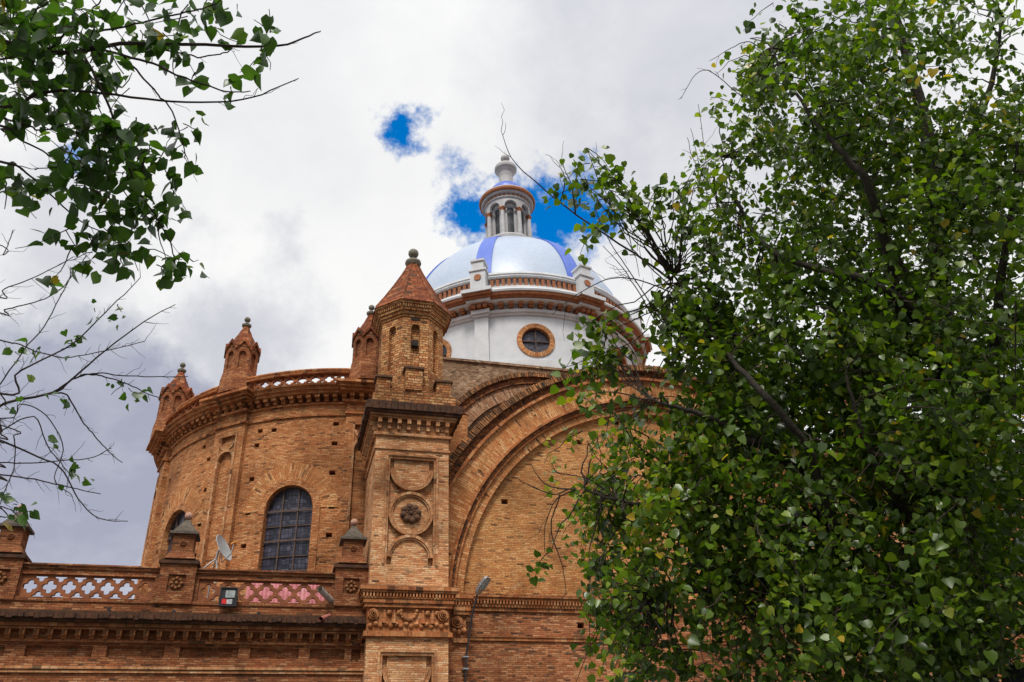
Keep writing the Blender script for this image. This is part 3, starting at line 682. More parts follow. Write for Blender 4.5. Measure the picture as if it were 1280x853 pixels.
# arched gable: lunette wall and its rings
AX, AZ, LY = 14.8, 8.95, 30.3
hl = []
for (hx, hz) in ((8.1, 13.14), (11.14, 13.05), (11.41, 15.94), (13.16, 16.97), (11.1, 10.9), (17.3, 13.1), (18.3, 15.9), (21, 13.1), (14.8, 13.1)):
    hl.append(rect_op(hx-.13, hx+.13, hz-.1, hz+.1, .6))
m = MB()
RI = 8.62
xs = sorted(set(list(np.linspace(AX-RI, AX+RI, 121)) + [q for o in hl for q in (o['u0'], o['u1'])]))
def hi(u): return AZ+math.sqrt(max(0, RI*RI-(u-AX)**2))
for a, b in zip(xs[:-1], xs[1:]):
    mid = (a+b)/2; ca = cb = AZ-.4
    for o in sorted([o for o in hl if o['u0'] < mid < o['u1']], key=lambda o: o['lo'](mid)):
        l, h = o['lo'](a), o['hi'](a)
        m.face([(a, LY, ca), (b, LY, cb), (b, LY, l), (a, LY, l)], [(a, ca), (b, cb), (b, l), (a, l)])
        m.face([(a, LY, l), (b, LY, l), (b, LY+.6, l), (a, LY+.6, l)]); m.face([(a, LY, h), (b, LY, h), (b, LY+.6, h), (a, LY+.6, h)]); m.face([(a, LY+.6, l), (b, LY+.6, l), (b, LY+.6, h), (a, LY+.6, h)])
        ca = cb = h
    m.face([(a, LY, ca), (b, LY, cb), (b, LY, hi(b)), (a, LY, hi(a))], [(a, ca), (b, cb), (b, hi(b)), (a, hi(a))])
for o in hl:
    for q in (o['u0'], o['u1']): m.face([(q, LY, o['lo'](q)), (q, LY, o['hi'](q)), (q, LY+.6, o['hi'](q)), (q, LY+.6, o['lo'](q))])
m.build('lunette_wall', 'brick_lunette', church)
# three windows in the lunette, mostly behind the tree
arch = MB().ring(AX, AZ, 9.04, 9.94, 29.90, 33, -3, 183, 160).ring(AX, AZ, 8.44, 8.74, 30.08, 33, -3, 183, 160).build('gable_arch', 'brick_radial', church)
MB().ring(AX, AZ, 8.742, 8.84, 29.96, 33, -3, 183, 160).ring(AX, AZ, 8.952, 9.038, 29.80, 33, -3, 183, 160).ring(AX, AZ, 9.942, 10.06, 29.74, 33, -3, 183, 160).build('arch_moulding', 'trim_orange', arch)
MB().ring(AX, AZ, 10.062, 10.34, 29.84, 33, -3, 183, 160).ring(AX, AZ, 8.842, 8.95, 29.90, 33, -3, 183, 160).build('arch_groove', 'brick_groove', arch)
m = MB(); nt = 300
for i in range(nt):
    a0 = 180*i/nt; m.ring(AX, AZ, 10.342, 10.62+random.uniform(-.02, .02), 29.60+random.uniform(-.03, .03), 33, a0+.07, a0+.53, 1)
m.build('arch_coping', 'brick_coping', arch)
# body of the transept behind the gable, and lower wall with its cornice
ops = [rect_op(10.62, 10.88, 8.33, 8.53, .5), rect_op(16.0, 16.26, 8.33, 8.53, .5), rect_op(20.6, 20.86, 8.33, 8.53, .5)]
MB().wall(plane(30.0), 6.3, 60, 0, 8.55, [dict(o, hi=const(8.53)) for o in ops]).box(6.3, 60, 30.0, 30.28, 8.55, 8.95).build('lower_wall', 'brick_lower', church)
m = MB().box(6.3, 60, 29.94, 30.1, 7.84, 7.95).box(6.3, 60, 29.90, 30.1, 7.952, 7.99)
m.box(6.3, 60, 29.76, 30.3, 9.32, 9.44).box(6.3, 60, 29.82, 30.3, 9.22, 9.318).box(6.3, 60, 29.88, 30.3, 8.98, 9.08).box(6.3, 60, 29.93, 30.3, 8.86, 8.978)
for xx in np.arange(6.35, 40, .12): m.box(xx, xx+.065, 29.80, 30.1, 9.082, 9.218)
m.build('wall_cornice', 'trim_orange', church)
MB().box(5.6, 24, 31.7, 40.5, 0, 8.9).build('transept_body', 'brick_grey', church)
# second, lower arch set back, and the grey base of the drum
b2 = MB().ring(11.1, 15.55, 4.35, 5.0, 34.0, 39.4, 0, 180, 90).build('rear_arch', 'brick_rear', church)
MB().ring(11.1, 15.55, 5.002, 5.30, 33.9, 39.4, 0, 180, 90).build('arch_moulding', 'brick_groove', b2)
m = MB()
for i in range(150):
    a0 = 180*i/150; m.ring(11.1, 15.55, 5.302, 5.53+random.uniform(-.02, .02), 33.75+random.uniform(-.02, .02), 39.4, a0+.1, a0+1.1, 1)
m.build('arch_coping', 'brick_coping', b2)
m = MB(); pts = [(11.1+4.36*math.cos(R_(a)), 34.15, 15.55+4.36*math.sin(R_(a))) for a in np.linspace(0, 180, 60)]
m.face(pts); m.box(6.74, 15.46, 34.15, 39.4, 8.3, 15.55); m.build('rear_lunette', 'brick_grey', church)
MB().box(6.6, 21.8, 39.4, 59, 8.3, 24.55).box(6.5, 21.9, 39.3, 59.1, 24.552, 24.7).build('drum_base', 'brick_grey', church)

# ---- the round apse
AC, AR = (3.3, 42.0), 9.38
def cyl(C, R): return lambda u, z, d: (C[0]+(R-d)*math.sin(u/R), C[1]-(R-d)*math.cos(u/R), z)
fA = cyl(AC, AR); ua = lambda deg: R_(deg)*AR
wins = [-20.8, -57.2]
ops = [arch_op(ua(a), .98, 8.4, 13.45, .32, back=False, n=18) for a in wins]
for a, zz in ((-31.4, (12.1, 13.45, 14.9, 16.4, 17.05)), (-10.6, (12.3, 13.45, 14.9, 16.2, 17.1)), (-46.6, (12.1, 13.4, 14.9, 16.3)), (-50, (17.0,)), (-67, (11.6, 13.0, 14.7, 16.3)), (-26.5, (17.0,))):
    for z in zz:
        da = random.uniform(-.5, .5); ops.append(rect_op(ua(a+da)-.12, ua(a+da)+.12, z-.08, z+.1, .5))
m = MB().wall(fA, ua(-120), ua(9), 8.0, 17.46, ops, du=.35)
# rough parapet wall round the top stays low behind the pierced rail
m.lathe(AC, [(AR+.02, 17.55), (AR+.02, 18.0)], -120, 9, 110)
apse = m.build('apse_wall', 'brick_apse', church)
m = MB().lathe(AC, [(AR, 17.46), (AR+.07, 17.47), (AR+.08, 17.54), (AR, 17.55)], -120, 9, 110)
m.lathe(AC, [(AR, 17.98), (AR+.10, 18.0), (AR+.12, 18.08), (AR+.02, 18.09)], -120, 9, 110)
m.lathe(AC, [(AR, 18.38), (AR+.40, 18.39), (AR+.42, 18.50), (AR+.52, 18.52), (AR+.56, 18.64), (AR+.64, 18.66), (AR+.68, 18.74), (AR+.45, 18.798), (AR-.4, 18.80)], -120, 9, 110)
acor = m.build('apse_cornice', 'trim_orange', church)
def rbox(mb, C, deg, rin, rout, w, z0, z1, off=0.0):
    a = R_(deg); nx, ny, tx, ty = math.sin(a), -math.cos(a), math.cos(a), math.sin(a)
    return mb.box(-w/2+off, w/2+off, rin, rout, z0, z1, lambda u, r, z: (C[0]+nx*r+tx*u, C[1]+ny*r+ty*u, z))
d = -99.0
while d < 9:
    m = MB(); rbox(m, AC, d, AR-.05, AR+.34, .2, 18.24, 18.376); rbox(m, AC, d, AR-.05, AR+.2, .17, 18.1, 18.24); d += 2.25
    if d > -90 and min(abs(d-2.25-q) for q in (-75.5, -39.5, -3.5)) > 4.5: m.build('corbel', 'trim_orange', acor)
def pr_lathe(mb, prof, th0, th1, n=60): mb.lathe(AC, prof, th0, th1, n)
# rail with pierced screen between pinnacles
angs = [-111.5, -75.5, -39.5, -3.5]
for k, a in enumerate(angs[:-1]):
    t0, t1 = a+4.6, angs[k+1]-4.6
    m = MB().lathe(AC, [(AR+.16, 19.28), (AR+.52, 19.28), (AR+.54, 19.34), (AR+.48, 19.38), (AR+.52, 19.46), (AR+.50, 19.52), (AR+.16, 19.54), (AR+.16, 19.28)], t0, t1, 50)
    m.build('apse_rail', 'trim_orange', church)
    lattice('apse_screen', ua(t0), ua(t1), 18.80, 19.278, .54, .1, lambda x, z, d: fA(x, z, -.40+d), 'lattice_clay', church)
# pilasters with sunk arched panel
def apse_pilaster(a):
    m = MB(); u0, u1 = ua(a)-.78, ua(a)+.78; R2 = AR+.22
    f2 = lambda u, z, d: (AC[0]+(R2-d)*math.sin(u/AR), AC[1]-(R2-d)*math.cos(u/AR), z)
    m.wall(f2, u0, u1, 8.2, 18.0, [arch_op(ua(a), .36, 9.5, 15.9, .14, n=12), rect_op(ua(a)-.38, ua(a)+.38, 16.62, 17.0, .14)], du=.4)
    for q in (u0, u1): m.face([f2(q, 8.2, 0), f2(q, 18.0, 0), f2(q, 18.0, .3), f2(q, 8.2, .3)])
    p = m.build('apse_pilaster', 'brick_apse', church)
    c = MB()
    for z0, z1, pr in ((17.46, 17.55, .07), (17.98, 18.09, .14), (18.38, 18.5, .44), (18.51, 18.64, .56), (18.65, 18.76, .70)):
        rbox(c, AC, a, AR, AR+.22+pr, 1.56+pr*1.5, z0, z1)
    for off in (-.6, -.2, .2, .6): rbox(c, AC, a, AR, AR+.5, .2, 18.2, 18.376, off); rbox(c, AC, a, AR, AR+.38, .17, 18.092, 18.2, off)
    c.build('capital', 'trim_orange', p)
    g2 = MB()
    T = np.linspace(0, math.pi, 15)
    for r0, r1 in ((.37, .47),):
        for i in range(14):
            P = [f2(ua(a)+r*math.cos(t), 15.9+r*math.sin(t), dd) for dd in (-.05, .02) for (r, t) in ((r0, T[i]), (r1, T[i]), (r1, T[i+1]), (r0, T[i+1]))]
            g2.hexa(P)
    for sx in (-1, 1):
        ua_, ub_ = sorted((ua(a)+sx*.37, ua(a)+sx*.47))
        g2.hexa([f2(ua_, 9.5, -.05), f2(ub_, 9.5, -.05), f2(ub_, 9.5, .02), f2(ua_, 9.5, .02), f2(ua_, 15.9, -.05), f2(ub_, 15.9, -.05), f2(ub_, 15.9, .02), f2(ua_, 15.9, .02)])
        ua_, ub_ = sorted((ua(a)+sx*.40, ua(a)+sx*.47))
        g2.hexa([f2(ua_, 15.95, -.04), f2(ub_, 15.95, -.04), f2(ub_, 15.95, .02), f2(ua_, 15.95, .02), f2(ua_, 17.08, -.04), f2(ub_, 17.08, -.04), f2(ub_, 17.08, .02), f2(ua_, 17.08, .02)])
    for i in range(10):
        t0, t1 = math.pi+math.pi*i/10, math.pi+math.pi*(i+1)/10
        P = [f2(ua(a)+r*math.cos(t), 16.72+r*math.sin(t), dd) for dd in (-.05, .02) for (r, t) in ((.32, t0), (.4, t0), (.4, t1), (.32, t1))]; g2.hexa(P)
    g2.build('panel_moulding', 'trim_pale', p)
    return p
for a in angs: apse_pilaster(a)
# pinnacles standing on the pilasters
def pinnacle(a):
    rr = AR+.12; C = (AC[0]+rr*math.sin(R_(a)), AC[1]-rr*math.cos(R_(a))); rot = R_(a)
    z = 18.85
    m = MB().frustum(C, z, z+.62, .86, .84, 8, rot).frustum(C, z+.622, z+1.0, .84, .765, 8, rot)
    ap = .76*math.cos(math.pi/8); fw = .76*math.sin(math.pi/8)
    for k in range(8):
        b = rot+2*math.pi*k/8; nx, ny, tx, ty = math.sin(b), -math.cos(b), math.cos(b), math.sin(b)
        fn = lambda u, zz, d: (C[0]+nx*(ap-d)+tx*u, C[1]+ny*(ap-d)+ty*u, zz)
        m.wall(fn, -fw, fw, z+1.0, z+2.35, [arch_op(0, .15, z+1.15, z+1.9, .10, n=8)])
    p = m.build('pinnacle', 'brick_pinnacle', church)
    c = MB()
    for k in range(8):                                   # a small gable over every face
        b = rot+2*math.pi*k/8; nx, ny, tx, ty = math.sin(b), -math.cos(b), math.cos(b), math.sin(b)
        q = lambda u, r, zz: (C[0]+nx*r+tx*u, C[1]+ny*r+ty*u, zz)
        w = fw+.03; ap2 = ap+.07
        A = [q(-w, ap2, z+2.1), q(w, ap2, z+2.1), q(w, ap2, z+2.24), q(0, ap2, z+2.66), q(-w, ap2, z+2.24)]
        c.face([q(-w, ap2, z+2.08), q(0, ap2, z+2.5), q(0, ap2, z+2.68), q(-w, ap2, z+2.26)]); c.face([q(w, ap2, z+2.08), q(0, ap2, z+2.5), q(0, ap2, z+2.68), q(w, ap2, z+2.26)])
        for sx in (-1, 1):
            c.face([q(sx*w, ap2, z+2.26), q(0, ap2, z+2.68), q(0, .1, z+2.68), q(sx*w*.6, .3, z+2.26)]); c.face([q(sx*w, ap2, z+2.08), q(0, ap2, z+2.5), q(0, ap-.05, z+2.5), q(sx*w, ap-.05, z+2.08)])
        c.face([q(-fw, ap, z+2.35), q(fw, ap, z+2.35), q(0, ap, z+2.6)])
    c.build('gable_ring', 'brick_spire', p)
    s = MB(); zs = [2.3, 2.75, 3.1, 3.42, 3.66]; rs = [.76, .54, .36, .22, .12]
    for i in range(4): s.frustum(C, z+zs[i], z+zs[i+1]-.01, rs[i], rs[i+1]+.02, 8, rot)
    s.build('spire_roof', 'brick_spire', p)
    f = MB().lathe(C, [(.10, z+3.62), (.2, z+3.7), (.22, z+3.78), (.08, z+3.84), (.06, z+3.95), (0, z+3.96)], 0, 360, 14).ball((*C, z+4.08), .14)
    f.build('ball_finial', 'grey_stone', p, smooth=True)
    return p
for a in angs[1:]: pinnacle(a)
# tall arched windows of the apse
def apse_window(a):
    m = MB(); T = np.linspace(0, math.pi, 25); uc = ua(a)
    # voussoir arch
    for i in range(24):
        P = [(r, t) for (r, t) in ((1.28, T[i]), (1.95, T[i]), (1.95, T[i+1]), (1.28, T[i+1]))]
        m.face([fA(uc+r*math.cos(t), 13.45+r*math.sin(t), -.025) for r, t in P], [(r, t*1.6) for r, t in P])
        for rr in (1.95,): m.face([fA(uc+rr*math.cos(T[i]), 13.45+rr*math.sin(T[i]), d) for d in (-.025, .02)]+[fA(uc+rr*math.cos(T[i+1]), 13.45+rr*math.sin(T[i+1]), d) for d in (.02, -.025)])
    wdw = m.build('window', 'brick_radial', church)
    f = MB()
    for i in range(24):
        f.hexa([fA(uc+r*math.cos(t), 13.45+r*math.sin(t), dd) for dd in (-.05, .3) for (r, t) in ((.985, T[i]), (1.275, T[i]), (1.275, T[i+1]), (.985, T[i+1]))])
    for sx in (-1, 1):
        a_, b_ = sorted((uc+sx*.985, uc+sx*1.275))
        f.hexa([fA(a_, 8.4, -.05), fA(b_, 8.4, -.05), fA(b_, 8.4, .3), fA(a_, 8.4, .3), fA(a_, 13.45, -.05), fA(b_, 13.45, -.05), fA(b_, 13.45, .3), fA(a_, 13.45, .3)])
    f.build('jamb', 'brick_apse', wdw)
    g = MB(); n = 18; us = np.linspace(-.985, .985, n+1)
    top = lambda u: 13.45+math.sqrt(max(0, .985**2-u*u))
    for i in range(n):
        a_, b_ = us[i], us[i+1]
        g.face([fA(uc+a_, 8.4, .24), fA(uc+b_, 8.4, .24), fA(uc+b_, top(b_), .24), fA(uc+a_, top(a_), .24)], [(a_, 8.4), (b_, 8.4), (b_, top(b_)), (a_, top(a_))])
    g.build('pane', 'leaded_glass', wdw)
    b = MB()
    for uu in (-.33, .33): b.box(uu-.025, uu+.025, .17, .235, 8.4, top(uu), lambda x, d, z: fA(uc+x, z, d))
    for k in range(5):
        z = 8.55+k*1.22
        e = .97 if z < 13.45 else math.sqrt(max(0, .98**2-(z-13.45)**2))
        for i in range(6): b.box(-e+2*e*i/6, -e+2*e*(i+1)/6, .15, .168, z-.035, z+.035, lambda x, d, zz: fA(uc+x, zz, d))
        if z+.6 < 13.6:
            for i in range(6): b.box(-e+2*e*i/6, -e+2*e*(i+1)/6, .19, .236, z+.6-.018, z+.6+.018, lambda x, d, zz: fA(uc+x, zz, d))
    for i in range(24): b.hexa([fA(uc+r*math.cos(t), 13.45+r*math.sin(t), dd) for dd in (.15, .235) for (r, t) in ((.93, T[i]), (.984, T[i]), (.984, T[i+1]), (.93, T[i+1]))])
    b.build('glazing_bars', 'rust_bar', wdw)
for a in wins: apse_window(a)
MB().box(4.75, 7.2, 32.8, 42, 8.3, 18.0).build('link_wall', 'brick_apse', church)
MB().lathe(AC, [(AR-.3, 18.62), (0, 18.75)], 0, 360, 60).build('apse_roof', 'terracotta', church)

# ---- drum and dome
DC, DR = (14.2, 49.2), 8.2
fD = cyl(DC, DR); ud = lambda deg: R_(deg)*DR
oc = [-6.5+45*k for k in range(-4, 4)]
ops = [circ_op(ud(a), 27.48, 1.10, .3, back=False) for a in oc]
MB().wall(fD, ud(-186), ud(174), 25.2, 29.3, ops, du=.4).build('drum_wall', 'white_wall', church)
m = MB().lathe(DC, [(DR, 26.12), (DR+.12, 26.1), (DR+.14, 25.6), (DR, 24.7)], 0, 360, 120)
m.lathe(DC, [(DR, 29.22), (DR+.12, 29.24), (DR+.14, 29.36), (DR+.24, 29.38), (DR+.28, 29.56), (DR+.05, 29.60)], 0, 360, 120)
m.lathe(DC, [(DR+.05, 29.60), (DR+.05, 29.93), (DR+.62, 29.94), (DR+.70, 29.99), (DR+.70, 30.07), (DR+.5, 30.08)], 0, 360, 120)
m.lathe(DC, [(DR+.9, 30.38), (DR+1.06, 30.40), (DR+1.10, 30.52), (DR+1.04, 30.62), (DR+.35, 31.05), (DR+.34, 31.24)], 0, 360, 120)
m.lathe(DC, [(DR+.12, 31.24), (DR+.12, 31.84), (DR+.36, 31.85), (DR+.42, 31.95), (DR+.34, 32.05), (DR+.40, 32.14), (DR+.36, 32.3), (DR-.4, 32.42)], 0, 360, 120)
dcor = weld_smooth(m.build('drum_cornice', 'white_paint', church))
m = MB().lathe(DC, [(DR+.5, 30.08), (DR+.80, 30.10), (DR+.84, 30.2), (DR+.96, 30.22), (DR+1.02, 30.36), (DR+.6, 30.39)], 0, 360, 120)
weld_smooth(m.build('tile_band', 'brown_tile', church))
m = MB(); rbox(m, DC, 0, DR, DR+.56, .30, 29.78, 29.925); rbox(m, DC, 0, DR, DR+.42, .26, 29.64, 29.778)
first = m.build('corbel', 'brown_tile', dcor)
for i in range(1, 88):
    if not 24 < i < 64: spin_copy(first, i*360/88, DC, dcor)
m = MB(); rbox(m, DC, 0, DR+.1, DR+.30, .2, 31.26, 31.835)
first = m.build('baluster', 'brown_tile', dcor)
for i in range(1, 150):
    if not 40 < i < 110: spin_copy(first, i*2.4, DC, dcor)
# pilaster with cornice breaks, pedestal on top
def drum_pilaster(a):
    m = MB(); rbox(m, DC, a, DR-.2, DR+.24, .86, 26.0, 29.2)
    p = m.build('drum_pilaster', 'white_paint', church)
    c = MB()
    for z0, z1, ro, w_ in ((29.2, 29.36, .36, 1.0), (29.362, 29.6, .5, 1.14), (29.94, 30.09, .94, 1.5), (30.4, 30.64, 1.36, 1.9)): rbox(c, DC, a, DR, DR+ro, w_, z0, z1)
    rbox(c, DC, a, DR, DR+.3, 1.0, 29.6, 29.94)
    rbox(c, DC, a, DR-.1, DR+.86, .98, 30.642, 32.25); rbox(c, DC, a, DR-.1, DR+.94, 1.14, 32.252, 32.36); rbox(c, DC, a, DR-.1, DR+.84, .74, 32.362, 32.98); rbox(c, DC, a, DR-.1, DR+.92, .90, 32.982, 33.12); rbox(c, DC, a, DR-.1, DR+.8, .66, 33.122, 33.2)
    c.build('pedestal', 'white_paint', p)
    b = MB(); rbox(b, DC, a, DR, DR+1.08, 1.62, 30.092, 30.24); rbox(b, DC, a, DR, DR+1.24, 1.78, 30.238, 30.398)
    b.build('tile_band', 'brown_tile', p)
    for off in (-.36, 0, .36): b = MB(); rbox(b, DC, a, DR, DR+.74, .26, 29.66, 29.938, off); b.build('corbel', 'brown_tile', p)
    b = MB(); q = R_(a); C0 = (DC[0]+(DR+.86)*math.sin(q), DC[1]-(DR+.86)*math.cos(q), 31.75)
    N = 16; tx, ty, nx, ny = math.cos(q), math.sin(q), math.sin(q), -math.cos(q)
    for s_ in (0, .05):
        b.face([(C0[0]+nx*s_+tx*.23*math.cos(t), C0[1]+ny*s_+ty*.23*math.cos(t), C0[2]+.23*math.sin(t)) for t in np.linspace(0, 2*math.pi, N, endpoint=False)])
    b.build('medallion', 'brown_tile', p)
    return p
pa = [-29+45*k for k in range(8)]
dp = drum_pilaster(pa[0])
for k in range(1, 8): spin_copy(dp, 45*k, DC, church)
def oculus(a):
    uc = ud(a); m = MB(); T = np.linspace(0, 2*math.pi, 49)
    for i in range(48):
        P = [(r, t) for (r, t) in ((.86, T[i]), (1.16, T[i]), (1.16, T[i+1]), (.86, T[i+1]))]
        pt = lambda r, t, d: fD(uc+r*math.cos(t), 27.48+r*math.sin(t), d)
        m.face([pt(r, t, -.07) for r, t in P], [(r, t*1.0) for r, t in P])
        m.face([pt(.86, T[i], -.07), pt(.86, T[i+1], -.07), pt(.86, T[i+1], .28), pt(.86, T[i], .28)]); m.face([pt(1.16, T[i], -.07), pt(1.16, T[i+1], -.07), pt(1.16, T[i+1], .02), pt(1.16, T[i], .02)])
    o = m.build('round_window', 'brick_ring', church)
    g = MB(); g.face([fD(uc+.87*math.cos(t), 27.48+.87*math.sin(t), .2) for t in T[:-1]], [(.87*math.cos(t), .87*math.sin(t)) for t in T[:-1]]); g.build('pane', 'leaded_glass', o)
    b = MB(); tr = lambda x, d, z: fD(uc+x, z, d)
    b.box(-.03, .03, .1, .17, 26.63, 28.33, tr).box(-.85, -.032, .1, .17, 27.45, 27.51, tr).box(.032, .85, .1, .17, 27.45, 27.51, tr)
    b.build('glazing_bars', 'rust_bar', o)
    return o
oc0 = oculus(-6.5)
for k in range(1, 8): spin_copy(oc0, 45*k, DC, church)
a_, h_, z_ = 8.02, 8.75, 31.0
prof = [(a_*math.cos(t), z_+h_*math.sin(t)) for t in np.radians(np.linspace(8, 78, 40))]
weld_smooth(MB().lathe(DC, prof, 0, 360, 128).build('dome_shell', 'dome_tile', church))
def rib(a):
    m = MB(); T = np.radians(np.linspace(8, 77, 40)); q0 = R_(a); lon = []
    for t in T:
        r, z = a_*math.cos(t), z_+h_*math.sin(t); hw = .56*(.42+.58*math.cos(t)); lon.append((r, z, hw))
    def P(r, z, u, dr): 
        rr = r+dr; return (DC[0]+rr*math.sin(q0)+u*math.cos(q0), DC[1]-rr*math.cos(q0)+u*math.sin(q0), z+dr*.8)
    for i in range(39):
        (r0, z0, w0), (r1, z1, w1) = lon[i], lon[i+1]
        us0 = np.linspace(-w0, w0, 5); us1 = np.linspace(-w1, w1, 5)
        curve = lambda u, r: math.sqrt(max(r*r-u*u, 0))
        for j in range(4):
            m.face([P(curve(us0[j], r0), z0, us0[j], .07), P(curve(us0[j+1], r0), z0, us0[j+1], .07), P(curve(us1[j+1], r1), z1, us1[j+1], .07), P(curve(us1[j], r1), z1, us1[j], .07)], [(us0[j], i*.3), (us0[j+1], i*.3), (us1[j+1], i*.3+.3), (us1[j], i*.3+.3)])
        for (u0, u1) in ((-w0, -w1), (w0, w1)):
            m.face([P(curve(u0, r0), z0, u0, -.03), P(curve(u0, r0), z0, u0, .07), P(curve(u1, r1), z1, u1, .07), P(curve(u1, r1), z1, u1, -.03)])
    return weld_smooth(m.build('dome_rib', 'rib_tile', church), 50)
rb = rib(-29)
for k in range(1, 8): spin_copy(rb, 45*k, DC, church)

# ---- lantern
LR = 1.45; fL = cyl(DC, LR)
m = MB().lathe(DC, [(2.25, 39.15), (2.30, 39.5), (2.42, 39.55), (2.42, 39.75), (2.2, 39.95), (2.05, 40.2), (2.08, 40.45), (1.95, 40.62), (1.4, 40.66)], 0, 360, 64)
lw = [(-7+45*k) for k in range(-4, 4)]
ops = [arch_op(R_(a)*LR, .26, 40.9, 43.3, .25, back=False, n=10) for a in lw]
m.wall(fL, R_(-187)*LR, R_(173)*LR, 40.6, 44.4, ops, du=.15)
lan = m.build('lantern', 'white_paint_shaded', church)
c = MB()
fO = cyl(DC, 1.76)
ops = [arch_op(R_(a)*1.76, .50, 43.3, 43.42, .22, back=False, n=14) for a in lw]
c.wall(fO, R_(-187)*1.76, R_(173)*1.76, 43.3, 44.18, ops, du=.2)
c.lathe(DC, [(1.76, 44.18), (1.86, 44.2), (1.86, 44.28), (1.80, 44.3), (1.80, 44.55), (1.98, 44.56), (2.06, 44.68), (1.9, 44.69)], 0, 360, 64)
c.lathe(DC, [(2.2, 45.0), (2.1, 45.14), (1.85, 45.22), (1.8, 45.4), (1.55, 45.5)], 0, 360, 64)
c.build('arcade', 'white_paint_shaded', lan)
for a in lw:
    aa = R_(a+22.5); C = (DC[0]+1.66*math.sin(aa), DC[1]-1.66*math.cos(aa))
    k = MB().lathe(C, [(.25, 40.64), (.25, 40.8), (.18, 40.86), (.19, 41.0), (.155, 42.95)], 0, 360, 16).build('column', 'white_paint_shaded', lan, smooth=True)
    MB().lathe(C, [(.15, 42.95), (.18, 42.97), (.17, 43.05), (.24, 43.2), (.27, 43.22), (.27, 43.30), (.0, 43.31)], 0, 360, 4).build('capital', 'brown_tile', lan)
    g = MB(); uc = R_(a)*LR
    us = np.linspace(-.27, .27, 9)
    for i in range(8): g.face([fL(uc+us[i], 40.85, .14), fL(uc+us[i+1], 40.85, .14), fL(uc+us[i+1], 43.6, .14), fL(uc+us[i], 43.6, .14)], [(us[i], 40.85), (us[i+1], 40.85), (us[i+1], 43.6), (us[i], 43.6)])
    g.build('pane', 'dark_glass', lan)
b = MB().lathe(DC, [(1.95, 44.69), (2.14, 44.70), (2.2, 44.78), (2.22, 44.92), (2.2, 45.0)], 0, 360, 64)
b.build('tile_band', 'brown_tile', lan)
for i in range(32): b = MB(); rbox(b, DC, i*11.25, 1.7, 1.84, .19, 44.31, 44.53); b.build('dentil', 'brown_tile', lan)
r = MB().lathe(DC, [(1.56, 45.45), (1.45, 45.9), (1.2, 46.3), (.9, 46.6), (.7, 46.72)], 0, 360, 48)
r.build('lantern_roof', 'rib_tile', lan, smooth=True)
u = MB().lathe(DC, [(.72, 46.6), (.74, 46.8), (.62, 46.86), (.56, 47.0), (.55, 47.6), (.60, 47.95), (.62, 48.02), (.78, 48.3), (.88, 48.42), (.90, 48.62), (.84, 48.8), (.6, 48.95), (.32, 49.05), (.20, 49.2), (.22, 49.34), (.15, 49.42)], 0, 360, 40)
u.ball((DC[0], DC[1], 49.78), .37); u.lathe(DC, [(.03, 50.1), (.015, 50.6), (0, 50.6)], 0, 360, 6)
u.build('urn_finial', 'white_paint_shaded', lan, smooth=True)
for k in range(12):
    aa = R_(k*30); C = (DC[0]+.66*math.sin(aa), DC[1]-.66*math.cos(aa), 48.06)
s = MB()
for k in range(8): aa = R_(-7+k*45); s.lathe((DC[0]+1.75*math.sin(aa), DC[1]-1.75*math.cos(aa)), [(.12, 45.1), (.12, 45.4), (.04, 45.55), (0, 45.7)], 0, 360, 8)
s.build('roof_knob', 'rib_tile', lan)

# lower nave roof to the right and a small blue cupola half lost behind the tree
MB().box(24, 60, 33, 66, 0, 17.5).build('nave_body', 'brick_lunette', church)
SC = (31.5, 48.0)
m = MB().lathe(SC, [(3.2, 17), (3.2, 29.6), (3.5, 29.7), (3.5, 30.1), (3.1, 30.2)], 0, 360, 48)
cup = m.build('small_cupola', 'white_wall', church)
MB().lathe(SC, [(3.1*math.cos(t), 30.2+3.6*math.sin(t)) for t in np.radians(np.linspace(0, 90, 18))][:-1]+[(0, 33.8)], 0, 360, 48).build('cupola_shell', 'dome_tile', cup, smooth=True)
MB().lathe(SC, [(.3, 33.6), (.25, 34.1), (.5, 34.2), (.1, 34.6), (0, 35)], 0, 360, 16).build('ball_finial', 'white_paint', cup)

# drain pipes through the parapet
m = MB().tube([(1.72, 29.1, 8.80), (1.22, 28.25, 9.02)], .10, 14, cap=False).tube([(1.72, 29.1, 8.80), (1.22, 28.25, 9.02)], .085, 14, cap=False)
o = m.build('drain_pipe', 'pipe_grey', church, smooth=True, label='wide grey drain pipe poking through the pierced screen')
MB().ball((1.46, 28.66, 8.91), .083, 10).build('pipe_mouth', 'dark_void', o)
m = MB().tube([(1.62, 28.9, 8.32), (1.32, 28.2, 8.06)], .075, 12, cap=False)
o = m.build('drain_pipe', 'pipe_pink', church, smooth=True, label='short pink drain pipe in the dark eaves')
MB().ball((1.40, 28.38, 8.13), .07, 8).build('pipe_mouth', 'dark_void', o)
for xx in (-5.1, -.62, -3.2):
    MB().tube([(xx, 29.1, 8.36), (xx, 28.86, 8.34)], .055, 10).build('drain_spout', 'black_metal', church)
